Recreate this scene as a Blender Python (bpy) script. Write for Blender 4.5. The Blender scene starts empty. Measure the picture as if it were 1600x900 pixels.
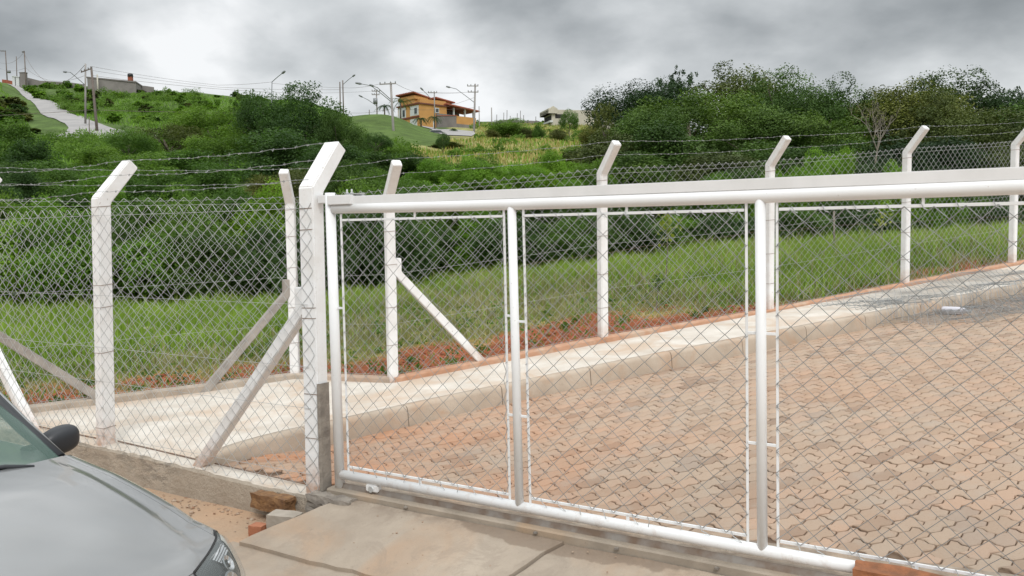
import bpy, bmesh, math, random
import numpy as np
from mathutils import Vector, Matrix, noise as mnoise
SC = bpy.context.scene
COL = SC.collection
RNG = np.random.default_rng(7)
random.seed(7)

# ------------------------------------------------------------------ camera
EYE = 1.676
FPX = 1322.0                       # focal length in pixels of a 1600 px wide picture
PITCH = math.radians(3.70)
ROLL = math.radians(0.727)
camd = bpy.data.cameras.new('camera')
cam = bpy.data.objects.new('camera', camd); COL.objects.link(cam)
camd.sensor_width = 36.0
camd.lens = 36.0 * FPX / 1600.0
camd.clip_start = 0.05
camd.clip_end = 6000
_r0 = Vector((1, 0, 0)); _u0 = Vector((0, math.sin(PITCH), math.cos(PITCH))); _fw = Vector((0, math.cos(PITCH), -math.sin(PITCH)))
_R = _r0 * math.cos(ROLL) - _u0 * math.sin(ROLL)
_U = _r0 * math.sin(ROLL) + _u0 * math.cos(ROLL)
M = Matrix((( _R.x, _U.x, -_fw.x, 0), (_R.y, _U.y, -_fw.y, 0), (_R.z, _U.z, -_fw.z, EYE), (0, 0, 0, 1)))
cam.matrix_world = M
SC.camera = cam

def at(x, y, D):
    """world point at forward distance D seen in direction of photo pixel x, y"""
    d = _fw + _R * ((x - 800) / FPX) - _U * ((y - 450) / FPX)
    return Vector((0, 0, EYE)) + d * (D / d.y)

# ------------------------------------------------------------------ world and sun (overcast)
SUN_EL, SUN_AZ = math.radians(48), math.radians(172)   # azimuth from +Y clockwise: behind and to the left of the camera
W = bpy.data.worlds.new('World'); SC.world = W; W.use_nodes = True
nt = W.node_tree; nt.nodes.clear()
def N(nt, t, **kw):
    n = nt.nodes.new(t)
    for k, v in kw.items():
        if k == 'inp':
            for kk, vv in v.items(): n.inputs[kk].default_value = vv
        else: setattr(n, k, v)
    return n
def mth(nt, op, a, b=None, c=None, clamp=False):
    n = nt.nodes.new('ShaderNodeMath'); n.operation = op; n.use_clamp = clamp
    for i, v in enumerate((a, b, c)):
        if v is None: continue
        if isinstance(v, (int, float)): n.inputs[i].default_value = v
        else: nt.links.new(v, n.inputs[i])
    return n.outputs[0]
def ramp(nt, fac, stops, interp='LINEAR'):
    n = nt.nodes.new('ShaderNodeValToRGB'); n.color_ramp.interpolation = interp
    el = n.color_ramp.elements
    while len(el) < len(stops): el.new(0.5)
    for e, (p, c) in zip(el, stops):
        e.position = p; e.color = (c, c, c, 1) if isinstance(c, (int, float)) else (*c, 1)
    nt.links.new(fac, n.inputs[0]); return n.outputs[0]
def mixc(nt, fac, a, b, mode='MIX'):
    n = nt.nodes.new('ShaderNodeMix'); n.data_type = 'RGBA'; n.blend_type = mode
    for i, v in ((0, fac), (6, a), (7, b)):
        if isinstance(v, (int, float)): n.inputs[i].default_value = v
        elif isinstance(v, tuple): n.inputs[i].default_value = (*v[:3], 1)
        else: nt.links.new(v, n.inputs[i])
    return n.outputs[2]
def build_world():
    tc = N(nt, 'ShaderNodeTexCoord')
    sep = N(nt, 'ShaderNodeSeparateXYZ'); nt.links.new(tc.outputs['Generated'], sep.inputs[0])
    z = mth(nt, 'MAXIMUM', sep.outputs[2], 0.0)
    den = mth(nt, 'ADD', z, 0.42)
    cx = mth(nt, 'DIVIDE', sep.outputs[0], den); cy = mth(nt, 'DIVIDE', sep.outputs[1], den)
    cmb = N(nt, 'ShaderNodeCombineXYZ'); nt.links.new(cx, cmb.inputs[0]); nt.links.new(cy, cmb.inputs[1])
    cmb.inputs[2].default_value = 3.7
    n1 = N(nt, 'ShaderNodeTexNoise', inp={'Scale': 2.3, 'Detail': 6.0, 'Roughness': 0.46, 'Distortion': 0.1})
    nt.links.new(cmb.outputs[0], n1.inputs['Vector'])
    n2 = N(nt, 'ShaderNodeTexNoise', inp={'Scale': 6.0, 'Detail': 7.0, 'Roughness': 0.5, 'Distortion': 0.15})
    nt.links.new(cmb.outputs[0], n2.inputs['Vector'])
    v = mth(nt, 'ADD', mth(nt, 'MULTIPLY', n1.outputs[0], 0.70), mth(nt, 'MULTIPLY', n2.outputs[0], 0.34)); v = mth(nt, 'ADD', v, 0.008)
    # a few individual clouds: thin bright ones and thick dark ones, each a soft patch on the dome
    def patch(px, py, rad, squash, amt):
        d = (at(px, py, 100) - Vector((0, 0, EYE))).normalized()
        dx = mth(nt, 'SUBTRACT', sep.outputs[0], d.x); dy = mth(nt, 'SUBTRACT', sep.outputs[1], d.y)
        dz = mth(nt, 'MULTIPLY', mth(nt, 'SUBTRACT', sep.outputs[2], d.z), squash)
        q = mth(nt, 'ADD', mth(nt, 'ADD', mth(nt, 'POWER', dx, 2.0), mth(nt, 'POWER', dy, 2.0)), mth(nt, 'POWER', dz, 2.0))
        g = mth(nt, 'POWER', 2.718, mth(nt, 'DIVIDE', q, -rad * rad))
        return mth(nt, 'MULTIPLY', g, amt)
    for a in ((245, 60, .075, 1.8, .085), (335, 100, .09, 3.0, .05), (960, 8, .05, 3.0, .13), (1500, 90, .09, 5.0, .07), (620, 60, .10, 4.0, .04), (20, 15, .12, 2.0, -.05), (70, 85, .09, 3.0, -.09), (520, 20, .14, 2.4, -.07),
              (950, 95, .15, 4.0, -.11), (1350, 30, .22, 3.5, -.08), (860, 5, .12, 3.5, -.06), (1180, 85, .16, 3.5, .05),
              (1560, 110, .10, 3.0, .03), (760, 165, .3, 8.0, .04)):
        v = mth(nt, 'ADD', v, patch(*a))
    v = mth(nt, 'ADD', v, mth(nt, 'MULTIPLY', mth(nt, 'MAXIMUM', mth(nt, 'SUBTRACT', 0.19, z), 0.0), 1.15))
    col = ramp(nt, v, ((0.27, (0.205, 0.218, 0.222)), (0.39, (0.30, 0.316, 0.322)), (0.50, (0.44, 0.457, 0.463)), (0.60, (0.60, 0.617, 0.622)), (0.72, (0.86, 0.867, 0.87))))
    # overcast sky grows brighter towards the zenith
    g = mth(nt, 'MULTIPLY_ADD', mth(nt, 'MAXIMUM', mth(nt, 'SUBTRACT', z, 0.22), 0.0), 2.6, 1.0)
    bm = mixc(nt, 1.0, col, g, 'MULTIPLY')
    sky = N(nt, 'ShaderNodeTexSky'); sky.sky_type = 'NISHITA'; sky.sun_disc = False
    sky.sun_elevation = SUN_EL; sky.sun_rotation = SUN_AZ
    skc = mixc(nt, 1.0, sky.outputs[0], (0.08, 0.08, 0.08), 'MULTIPLY')
    c = mixc(nt, 0.90, skc, bm)
    bg = N(nt, 'ShaderNodeBackground', inp={'Strength': 1.16}); nt.links.new(c, bg.inputs[0])
    out = N(nt, 'ShaderNodeOutputWorld'); nt.links.new(bg.outputs[0], out.inputs[0])
build_world()
sd = bpy.data.lights.new('sun', 'SUN'); sd.energy = 1.6; sd.angle = math.radians(22); sd.color = (1, .98, .95)
sun = bpy.data.objects.new('sun', sd); COL.objects.link(sun)
_sd = Vector((math.sin(SUN_AZ) * math.cos(SUN_EL), math.cos(SUN_AZ) * math.cos(SUN_EL), math.sin(SUN_EL)))
sun.rotation_euler = _sd.to_track_quat('Z', 'Y').to_euler()
SC.view_settings.view_transform = 'Standard'; SC.view_settings.look = 'None'
SC.view_settings.exposure = 0.0; SC.view_settings.gamma = 1.0
SC.render.engine = 'CYCLES'
SC.cycles.max_bounces = 6; SC.cycles.transparent_max_bounces = 8; SC.cycles.diffuse_bounces = 3

# ------------------------------------------------------------------ tagging and mesh helpers
def tag(o, label=None, cat=None, group=None, kind=None):
    if label: o['label'] = label
    if cat: o['category'] = cat
    if group: o['group'] = group
    if kind: o['kind'] = kind
    return o
def empty(name, loc=(0, 0, 0), label=None, cat=None, group=None, rotz=0):
    o = bpy.data.objects.new(name, None); COL.objects.link(o); o.location = loc; o.rotation_euler.z = rotz
    o.empty_display_size = 0.2
    return tag(o, label, cat, group)
def link(name, mesh, parent=None, mats=None):
    o = bpy.data.objects.new(name, mesh); COL.objects.link(o)
    if mats:
        for m in (mats if isinstance(mats, (list, tuple)) else [mats]): mesh.materials.append(m)
    if parent: o.parent = parent; o.matrix_parent_inverse = Matrix.Translation(-parent.location) if parent.rotation_euler.z == 0 else Matrix.Identity(4)
    return o
def np_mesh(name, verts, faces, smooth=False, attrs=None):
    """verts (n,3), faces (m,k) array with one k"""
    me = bpy.data.meshes.new(name)
    verts = np.asarray(verts, np.float32); faces = np.asarray(faces, np.int32)
    m, k = faces.shape
    me.vertices.add(len(verts)); me.vertices.foreach_set('co', verts.ravel())
    me.loops.add(m * k); me.loops.foreach_set('vertex_index', faces.ravel())
    me.polygons.add(m); me.polygons.foreach_set('loop_start', np.arange(0, m * k, k, dtype=np.int32))
    me.update(calc_edges=True)
    if smooth: me.polygons.foreach_set('use_smooth', np.ones(m, bool))
    if attrs:
        for nme, arr in attrs.items():
            arr = np.asarray(arr, np.float32)
            if arr.ndim == 1:
                a = me.attributes.new(nme, 'FLOAT', 'POINT'); a.data.foreach_set('value', arr)
            else:
                a = me.color_attributes.new(nme, 'FLOAT_COLOR', 'POINT')
                c = np.ones((len(verts), 4), np.float32); c[:, :3] = arr; a.data.foreach_set('color', c.ravel())
    return me
class MB:
    """collects shapes and builds them as ONE mesh object"""
    def __init__(s): s.bm = bmesh.new()
    def poly_extrude(s, pts, vec, bevel=0):
        """pts: planar outline, vec: extrusion"""
        vec = Vector(vec); t = bmesh.new()
        a = [t.verts.new(p) for p in pts]; b = [t.verts.new(Vector(p) + vec) for p in pts]
        t.faces.new(a[::-1]); t.faces.new(b); n = len(a)
        for i in range(n): t.faces.new((a[i], a[(i + 1) % n], b[(i + 1) % n], b[i]))
        bmesh.ops.recalc_face_normals(t, faces=t.faces)
        if bevel: bmesh.ops.bevel(t, geom=t.edges[:], offset=bevel, segments=2, affect='EDGES', clamp_overlap=True)
        s.add(t)
    def add(s, t):
        me = bpy.data.meshes.new('tmp'); t.to_mesh(me); t.free(); s.bm.from_mesh(me); bpy.data.meshes.remove(me)
    def box(s, c, size, rotz=0, bevel=0, rot=None):
        t = bmesh.new(); bmesh.ops.create_cube(t, size=1)
        m = Matrix.Translation(c) @ (rot.to_4x4() if rot else Matrix.Rotation(rotz, 4, 'Z')) @ Matrix.Diagonal((*size, 1))
        bmesh.ops.transform(t, matrix=m, verts=t.verts)
        if bevel: bmesh.ops.bevel(t, geom=t.edges[:], offset=bevel, segments=2, affect='EDGES', clamp_overlap=True)
        s.add(t)
    def tube(s, pts, r, n=8, caps=True):
        pts = [Vector(p) for p in pts]; rr = r if isinstance(r, (list, tuple)) else [r] * len(pts)
        rings = []; up = None
        for i, p in enumerate(pts):
            d = (pts[min(i + 1, len(pts) - 1)] - pts[max(i - 1, 0)]).normalized()
            if up is None: up = d.orthogonal().normalized()
            up = (up - d * up.dot(d)).normalized(); sd_ = d.cross(up)
            rings.append([s.bm.verts.new(p + (up * math.cos(2 * math.pi * k / n) + sd_ * math.sin(2 * math.pi * k / n)) * rr[i]) for k in range(n)])
        for a, b in zip(rings, rings[1:]):
            for k in range(n):
                f = s.bm.faces.new((a[k], a[(k + 1) % n], b[(k + 1) % n], b[k])); f.smooth = n > 5
        if caps and n > 2:
            s.bm.faces.new(rings[0][::-1]); s.bm.faces.new(rings[-1])
    def grid(s, rows, smooth=True):
        vs = [[s.bm.verts.new(p) for p in r] for r in rows]
        for a, b in zip(vs, vs[1:]):
            for k in range(len(a) - 1):
                f = s.bm.faces.new((a[k], a[k + 1], b[k + 1], b[k])); f.smooth = smooth
    def build(s, name, m, parent=None):
        me = bpy.data.meshes.new(name); s.bm.to_mesh(me); s.bm.free()
        return link(name, me, parent, m)
def bent_outline(path, half):
    """2D mitred outline of a strip through path; half = half width (or list)"""
    P = [Vector(p) for p in path]; L, R_ = [], []
    for i, p in enumerate(P):
        h = half[i] if isinstance(half, (list, tuple)) else half
        d0 = (P[i] - P[i - 1]).normalized() if i else (P[1] - P[0]).normalized()
        d1 = (P[i + 1] - P[i]).normalized() if i < len(P) - 1 else d0
        n0 = Vector((-d0.y, d0.x)); n1 = Vector((-d1.y, d1.x)); b = (n0 + n1).normalized()
        k = h / max(.3, b.dot(n0)); L.append(p + b * k); R_.append(p - b * k)
    return L + R_[::-1]

# ------------------------------------------------------------------ materials
def new_mat(name):
    m = bpy.data.materials.new(name); m.use_nodes = True; t = m.node_tree; t.nodes.clear()
    o = N(t, 'ShaderNodeOutputMaterial'); b = N(t, 'ShaderNodeBsdfPrincipled'); t.links.new(b.outputs[0], o.inputs[0])
    return m, t, b, o
def tex(t, scale, detail=5, rough=.55, coord='Object', dist=0, vec=None):
    n = N(t, 'ShaderNodeTexNoise', inp={'Scale': scale, 'Detail': detail, 'Roughness': rough, 'Distortion': dist})
    if vec is None:
        tc = N(t, 'ShaderNodeTexCoord'); vec = tc.outputs[coord]
        if coord == 'World':
            vec = None
    t.links.new(vec, n.inputs['Vector']); return n.outputs[0]
def wpos(t): return N(t, 'ShaderNodeNewGeometry').outputs['Position']
def bump(t, b, h, strength=.3, dist=.01):
    n = N(t, 'ShaderNodeBump', inp={'Strength': strength, 'Distance': dist}); t.links.new(h, n.inputs['Height']); t.links.new(n.outputs[0], b.inputs['Normal'])
def setc(t, b, c):
    if isinstance(c, tuple): b.inputs['Base Color'].default_value = (*c, 1)
    else: t.links.new(c, b.inputs['Base Color'])
def simple(name, c1, c2=None, scale=8, rough=.7, metal=0, bmp=0, bscale=60, coat=0, lo=.35, hi=.65, spec=.5, bdist=.004):
    m, t, b, o = new_mat(name)
    p = wpos(t)
    if c2: setc(t, b, mixc(t, ramp(t, tex(t, scale, vec=p), ((lo, 0.), (hi, 1.))), c1, c2))
    else: setc(t, b, c1)
    b.inputs['Roughness'].default_value = rough; b.inputs['Metallic'].default_value = metal
    b.inputs['Coat Weight'].default_value = coat; b.inputs['Specular IOR Level'].default_value = spec
    if bmp: bump(t, b, tex(t, bscale, 4, vec=p), bmp, bdist)
    return m
def painted_concrete():
    m, t, b, o = new_mat('whitewashed_concrete'); p = wpos(t)
    c = mixc(t, ramp(t, tex(t, 7, 6, .6, vec=p), ((.42, 0.), (.72, 1.))), (.865, .87, .87), (.78, .765, .745))
    # soil splashes rise from the foot of each post
    uv = N(t, 'ShaderNodeAttribute', attribute_name='foot')
    f = mth(t, 'MULTIPLY', mth(t, 'MULTIPLY', mth(t, 'SUBTRACT', 1.0, uv.outputs['Fac'], clamp=True), .85), ramp(t, tex(t, 16, 5, .6, vec=p), ((.3, 0.25), (.62, 1.))))
    c = mixc(t, f, c, (.50, .30, .19))
    c = mixc(t, ramp(t, tex(t, 45, 3, .6, vec=p), ((.66, 0.), (.72, .65))), c, (.36, .32, .28))
    setc(t, b, c); b.inputs['Roughness'].default_value = .75
    bump(t, b, tex(t, 55, 5, vec=p), .35, .004); return m
M_POST = painted_concrete()
def paintmat():
    m, t, b, o = new_mat('white_gloss_paint'); p = wpos(t)
    c = mixc(t, ramp(t, tex(t, 4, 5, vec=p), ((.35, 0.), (.7, 1.))), (.87, .88, .89), (.82, .825, .82))
    c = mixc(t, ramp(t, tex(t, 38, 4, .7, vec=p), ((.68, 0.), (.74, .7))), c, (.36, .31, .27))       # scuffs
    c = mixc(t, ramp(t, tex(t, 90, 2, .6, vec=p), ((.74, 0.), (.79, .8))), c, (.34, .17, .08))        # rust specks
    sp = N(t, 'ShaderNodeSeparateXYZ'); t.links.new(p, sp.inputs[0])
    d = mth(t, 'MULTIPLY', mth(t, 'SUBTRACT', 1.0, mth(t, 'DIVIDE', sp.outputs[2], .22), clamp=True), ramp(t, tex(t, 12, 6, .7, vec=p), ((.52, 0.), (.72, .7))))
    c = mixc(t, d, c, (.50, .38, .29)); setc(t, b, c); b.inputs['Roughness'].default_value = .34
    bump(t, b, tex(t, 40, 4, vec=p), .10, .002); return m
M_PAINT = paintmat()
M_PAINT2 = simple('white_matt_steel', (.80, .80, .80), (.73, .73, .725), 5, .5)
M_WIRE = simple('galvanised_wire', (.58, .60, .59), (.45, .46, .46), 6, .45, .25, spec=.6)
M_WIREG = simple('dull_galvanised_wire', (.42, .43, .43), (.30, .31, .31), 6, .45, .35, spec=.6)
M_RUST = simple('rusty_wire', (.22, .12, .07), (.30, .24, .20), 14, .7, .3)
M_GREYBRACE = simple('weathered_concrete', (.42, .38, .34), (.30, .275, .25), 9, .85, bmp=.4)
def concrete(name, base, dark, stain, s_stain=1.3, st=(.5, .7), sc=2.2, bdist=.006, cracks=False):
    m, t, b, o = new_mat(name); p = wpos(t)
    c = mixc(t, ramp(t, tex(t, sc, 8, .6, vec=p), ((.35, 0.), (.68, 1.))), base, dark)
    c = mixc(t, ramp(t, tex(t, s_stain, 6, .6, vec=p, dist=.8), ((st[0], 0.), (st[1], .85))), c, stain)
    c = mixc(t, ramp(t, tex(t, 26, 5, .7, vec=p), ((.62, 0.), (.78, .5))), c, tuple(x * .55 for x in dark))
    c = mixc(t, ramp(t, tex(t, 90, 3, .7, vec=p), ((.30, .35), (.45, 0.))), c, tuple(x * .7 for x in base))
    if cracks:
        v = N(t, 'ShaderNodeTexVoronoi', feature='DISTANCE_TO_EDGE', inp={'Scale': .55, 'Randomness': 1.0})
        wn = N(t, 'ShaderNodeTexNoise', inp={'Scale': 3.0, 'Detail': 6.0}); t.links.new(p, wn.inputs['Vector'])
        ad = N(t, 'ShaderNodeVectorMath', operation='ADD'); sc_ = N(t, 'ShaderNodeVectorMath', operation='SCALE', inp={'Scale': .35})
        t.links.new(wn.outputs['Color'], sc_.inputs[0]); t.links.new(p, ad.inputs[0]); t.links.new(sc_.outputs[0], ad.inputs[1]); t.links.new(ad.outputs[0], v.inputs['Vector'])
        c = mixc(t, ramp(t, v.outputs['Distance'], ((.0, .55), (.006, 0.))), c, (.16, .11, .07))
    setc(t, b, c); b.inputs['Roughness'].default_value = .86
    bump(t, b, mth(t, 'ADD', tex(t, 30, 7, .65, vec=p), mth(t, 'MULTIPLY', tex(t, 4, 4, vec=p), 2.)), .45, bdist); return m
M_SIDEWALK = concrete('sidewalk_concrete', (.69, .64, .57), (.54, .475, .40), (.54, .40, .285), 1.5, (.47, .68), 2.4)
M_KERB = concrete('kerb_concrete', (.50, .42, .335), (.40, .32, .245), (.47, .30, .19), 2.4, (.5, .72), 3)
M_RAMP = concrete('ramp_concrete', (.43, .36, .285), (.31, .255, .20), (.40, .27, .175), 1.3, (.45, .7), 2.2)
def darken_ramp():  # darker oval in front of the gate, and a noisy darker band along the sill
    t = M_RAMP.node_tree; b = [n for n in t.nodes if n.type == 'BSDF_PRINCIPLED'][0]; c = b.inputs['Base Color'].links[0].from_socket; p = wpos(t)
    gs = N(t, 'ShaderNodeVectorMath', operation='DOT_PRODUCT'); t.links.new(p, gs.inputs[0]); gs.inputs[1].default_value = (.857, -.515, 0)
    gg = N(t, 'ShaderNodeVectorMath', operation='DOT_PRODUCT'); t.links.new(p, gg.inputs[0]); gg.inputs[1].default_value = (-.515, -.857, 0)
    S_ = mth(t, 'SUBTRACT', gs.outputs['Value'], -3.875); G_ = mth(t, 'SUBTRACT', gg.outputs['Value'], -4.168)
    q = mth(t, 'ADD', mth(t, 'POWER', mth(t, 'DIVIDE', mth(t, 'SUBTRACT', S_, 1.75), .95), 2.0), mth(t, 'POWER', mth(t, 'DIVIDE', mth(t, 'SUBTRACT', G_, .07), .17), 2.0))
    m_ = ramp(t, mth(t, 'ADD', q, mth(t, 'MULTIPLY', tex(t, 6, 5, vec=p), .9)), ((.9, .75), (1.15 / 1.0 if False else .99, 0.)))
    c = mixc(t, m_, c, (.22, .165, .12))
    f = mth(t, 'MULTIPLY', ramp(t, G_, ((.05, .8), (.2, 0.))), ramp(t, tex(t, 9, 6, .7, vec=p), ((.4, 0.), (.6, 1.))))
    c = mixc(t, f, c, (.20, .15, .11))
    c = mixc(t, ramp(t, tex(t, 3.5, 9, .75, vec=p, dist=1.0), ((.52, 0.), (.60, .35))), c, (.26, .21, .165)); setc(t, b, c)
darken_ramp()
M_CURB = concrete('fence_beam_concrete', (.52, .44, .36), (.36, .30, .24), (.50, .30, .20), .55, (.50, .68), 5)
M_CURBRED = concrete('soil_stained_beam', (.56, .33, .22), (.45, .24, .14), (.55, .42, .32), 2.2, (.52, .66), 7)
M_CEMENT = simple('wet_cement', (.30, .265, .225), (.20, .175, .15), 14, .9, bmp=.6, bscale=50, bdist=.01)
def wallmat():
    m, t, b, o = new_mat('rough_cast_wall'); p = wpos(t)
    c = mixc(t, ramp(t, tex(t, 3, 8, .6, vec=p), ((.35, 0.), (.66, 1.))), (.56, .48, .385), (.46, .38, .295))
    sp = N(t, 'ShaderNodeSeparateXYZ'); t.links.new(p, sp.inputs[0])
    mp = N(t, 'ShaderNodeMapping'); mp.inputs['Scale'].default_value = (1, 1, 3.2); t.links.new(p, mp.inputs['Vector'])
    c = mixc(t, mth(t, 'MULTIPLY', ramp(t, tex(t, 9, 10, .8, vec=mp.outputs[0]), ((.47, 0.), (.54, .9))), ramp(t, tex(t, .9, 3, vec=p), ((.47, 0.), (.62, .8)))), c, (.085, .075, .065))
    setc(t, b, c); b.inputs['Roughness'].default_value = .95
    bump(t, b, tex(t, 22, 8, .75, vec=p), 1.0, .04); return m
M_WALL = wallmat()
def paver_mat(name, random_src):
    m, t, b, o = new_mat(name); p = wpos(t)
    if random_src == 'obj': rv = N(t, 'ShaderNodeObjectInfo').outputs['Random']
    else: rv = N(t, 'ShaderNodeAttribute', attribute_name='tint').outputs['Fac']
    c = ramp(t, rv, ((0, (.28, .20, .145)), (.15, (.37, .275, .20)), (.4, (.43, .325, .24)), (.6, (.39, .305, .23)), (.8, (.45, .315, .225)), (1, (.33, .265, .21))))
    c = mixc(t, ramp(t, tex(t, .42, 5, .6, vec=p, dist=.6), ((.48, 0.), (.70, .38))), c, (.45, .275, .175))
    # more red earth was dragged over the stones next to the kerb
    sp = N(t, 'ShaderNodeSeparateXYZ'); t.links.new(p, sp.inputs[0])
    left = ramp(t, mth(t, 'MULTIPLY_ADD', sp.outputs[0], .2, .45), ((.1, 1.), (.8, 0.12)))
    c = mixc(t, mth(t, 'MULTIPLY', left, ramp(t, tex(t, 1.3, 6, vec=p), ((.38, .15), (.60, .85)))), c, (.48, .225, .115))
    c = mixc(t, ramp(t, tex(t, 3.3, 7, .65, vec=p), ((.5, 0.), (.7, .6))), c, (.40, .335, .27))
    c = mixc(t, ramp(t, tex(t, 70, 4, .7, vec=p), ((.55, 0.), (.75, .45))), c, (.24, .16, .10))
    setc(t, b, c); b.inputs['Roughness'].default_value = .88
    bump(t, b, tex(t, 60, 6, .7, vec=p), .4, .004); return m
M_PAVER = paver_mat('paver_stone', 'obj'); M_PAVERS = paver_mat('paver_stone_field', 'attr')
M_JOINT = simple('joint_soil', (.11, .07, .045), (.17, .115, .075), 12, .95, bmp=.4)
def ground_mat():
    m, t, b, o = new_mat('hill_ground'); p = wpos(t)
    a = N(t, 'ShaderNodeAttribute', attribute_name='col').outputs['Color']
    f = ramp(t, tex(t, .35, 8, .65, vec=p), ((.3, .62), (.7, 1.35)))
    c = mixc(t, 1.0, a, f, 'MULTIPLY')
    c = mixc(t, 1.0, c, ramp(t, tex(t, 9, 6, .7, vec=p), ((.3, .6), (.7, 1.35))), 'MULTIPLY')
    setc(t, b, c); b.inputs['Roughness'].default_value = .95; b.inputs['Specular IOR Level'].default_value = .15
    bump(t, b, tex(t, 14, 8, .7, vec=p), .7, .03); return m
M_GROUND = ground_mat()
def leaf_mat(name, dark, light, trans=.3, hue=.28, rough=.5):
    m, t, b, o = new_mat(name)
    tint = N(t, 'ShaderNodeAttribute', attribute_name='tint').outputs['Fac']
    c = mixc(t, tint, dark, light)
    rnd = N(t, 'ShaderNodeObjectInfo').outputs['Random']
    c = mixc(t, 1.0, c, ramp(t, rnd, ((0, (1 - hue, 1 - hue * .8, 1 - hue)), (.5, (1, 1, 1)), (1, (1 + hue, 1 + hue * .6, 1 - hue * .4)))), 'MULTIPLY')
    setc(t, b, c); b.inputs['Roughness'].default_value = .62; b.inputs['Specular IOR Level'].default_value = .16
    tr = N(t, 'ShaderNodeBsdfTranslucent'); t.links.new(mixc(t, 1.0, c, (1.15, 1.3, .6), 'MULTIPLY'), tr.inputs[0])
    mx = N(t, 'ShaderNodeMixShader', inp={0: trans}); t.links.new(b.outputs[0], mx.inputs[1]); t.links.new(tr.outputs[0], mx.inputs[2]); t.links.new(mx.outputs[0], o.inputs[0])
    return m
L_DARK = leaf_mat('leaf_dark', (.036, .074, .024), (.105, .185, .055), .38)
L_WMID = leaf_mat('leaf_wood_green', (.032, .068, .018), (.118, .200, .046), .2); L_WDARK = leaf_mat('leaf_wood_dark', (.020, .044, .018), (.058, .105, .038), .15); L_WOLIVE = leaf_mat('leaf_wood_olive', (.045, .066, .020), (.150, .180, .055), .2)
L_MID = leaf_mat('leaf_mid', (.050, .105, .022), (.160, .275, .058), .38)
L_OLIVE = leaf_mat('leaf_olive', (.055, .074, .022), (.165, .185, .065))
L_BRIGHT = leaf_mat('leaf_bright', (.085, .175, .022), (.245, .42, .065), .4)
L_GRASS = leaf_mat('grass_blade', (.10, .19, .028), (.28, .41, .075), .35)
L_DRY = leaf_mat('dry_grass', (.19, .185, .08), (.40, .37, .20), .25)
M_BARK = simple('bark', (.11, .085, .065), (.19, .16, .13), 6, .9, bmp=.6, bscale=20, bdist=.02)
M_STEM = simple('pale_stem', (.24, .21, .17), (.17, .15, .12), 6, .9)
M_ROADF = simple('far_road', (.36, .345, .335), (.29, .28, .275), .4, .9)

# ------------------------------------------------------------------ ground heights
FA = Vector((1.077, 10.03)); FD = Vector((.8767, .4811)); FN = Vector((FD.y, -FD.x))
_us = np.linspace(-12, 60, 1441)
_zs = np.interp(_us, [-6, -4, -2.6, 0, 2.75, 5.45, 8.2, 12, 20, 60], [.0, .03, .11, .37, .58, .815, 1.04, 1.36, 1.9, 2.6])
_k = np.exp(-np.linspace(-2, 2, 25) ** 2); _k /= _k.sum()
_zs = np.convolve(np.pad(_zs, 12, 'edge'), _k, 'valid')
def uw(x, y): return (x - FA.x) * FD.x + (y - FA.y) * FD.y, (x - FA.x) * FN.x + (y - FA.y) * FN.y
def zslope(x, y): return float(np.interp(uw(x, y)[0], _us, _zs))
G0 = Vector((-1.175, 5.569)); GD = Vector((.857, -.515)); GN = Vector((.515, .857))     # gate line, GN points into the yard
def GP(s, off=0, z=0): return Vector((G0.x + GD.x * s + GN.x * off, G0.y + GD.y * s + GN.y * off, z))
# terrain table: photo bearing (columns) x distance (rows) -> height of the hill
PXS = np.array([-900, -300, 0, 60, 150, 300, 450, 600, 700, 800, 900, 1000, 1200, 1400, 1600, 1900, 2500.])
def yh(px): return 364.5 - (px - 800) * math.tan(ROLL)
rows = [
 (18, 'z', [-.1, -.05, 0, 0, 0, 0, .1, .2, .35, .5, .6, .7, .9, 1.1, 1.2, 1.2, 1.2]),
 (26, 'z', [-.6, -.6, -.5, -.5, -.4, -.3, -.1, .1, .3, .5, .7, .85, 1.1, 1.25, 1.4, 1.5, 1.5]),
 (36, 'y', [345, 345, 345, 345, 345, 345, 343, 338, 333, 330, 330, 335, 338, 342, 345, 345, 345]),
 (50, 'y', [310, 310, 310, 310, 312, 312, 308, 300, 295, 290, 292, 305, 320, 325, 325, 325, 325]),
 (70, 'y', [265, 265, 268, 270, 270, 270, 265, 258, 258, 255, 258, 280, 295, 300, 300, 300, 300]),
 (95, 'y', [225, 225, 235, 238, 238, 238, 232, 226, 234, 235, 238, 258, 270, 275, 275, 275, 275]),
 (120, 'y', [185, 185, 205, 212, 208, 207, 205, 199, 219, 222, 222, 240, 255, 260, 260, 260, 260]),
 (135, 'y', [165, 165, 180, 196, 197, 196, 193, 182, 212, 214, 216, 232, 248, 252, 252, 252, 252]),
 (150, 'y', [150, 150, 160, 178, 182, 182, 182, 190, 207, 208, 210, 225, 242, 245, 245, 245, 245]),
 (180, 'y', [135, 135, 139, 155, 160, 162, 165, 195, 201, 200, 200, 215, 230, 235, 235, 235, 235]),
 (210, 'y', [128, 128, 130, 138, 139, 147, 158, 190, 194, 192, 191, 205, 220, 225, 225, 225, 225]),
 (260, 'y', [150, 150, 150, 152, 155, 160, 170, 205, 208, 208, 208, 215, 225, 235, 235, 235, 235]),
 (450, 'y', [300, 300, 300, 300, 300, 300, 300, 300, 300, 300, 300, 300, 300, 300, 300, 300, 300]),
 (1500, 'y', [350, 350, 350, 350, 350, 350, 350, 350, 350, 350, 350, 350, 350, 350, 350, 350, 350]),
]
TD = np.array([r[0] for r in rows], float)
TZ = np.array([[v if k == 'z' else EYE + (yh(px) - v) * D / FPX for px, v in zip(PXS, vals)] for D, k, vals in rows])
def smooth(t): return t * t * (3 - 2 * t)
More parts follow.
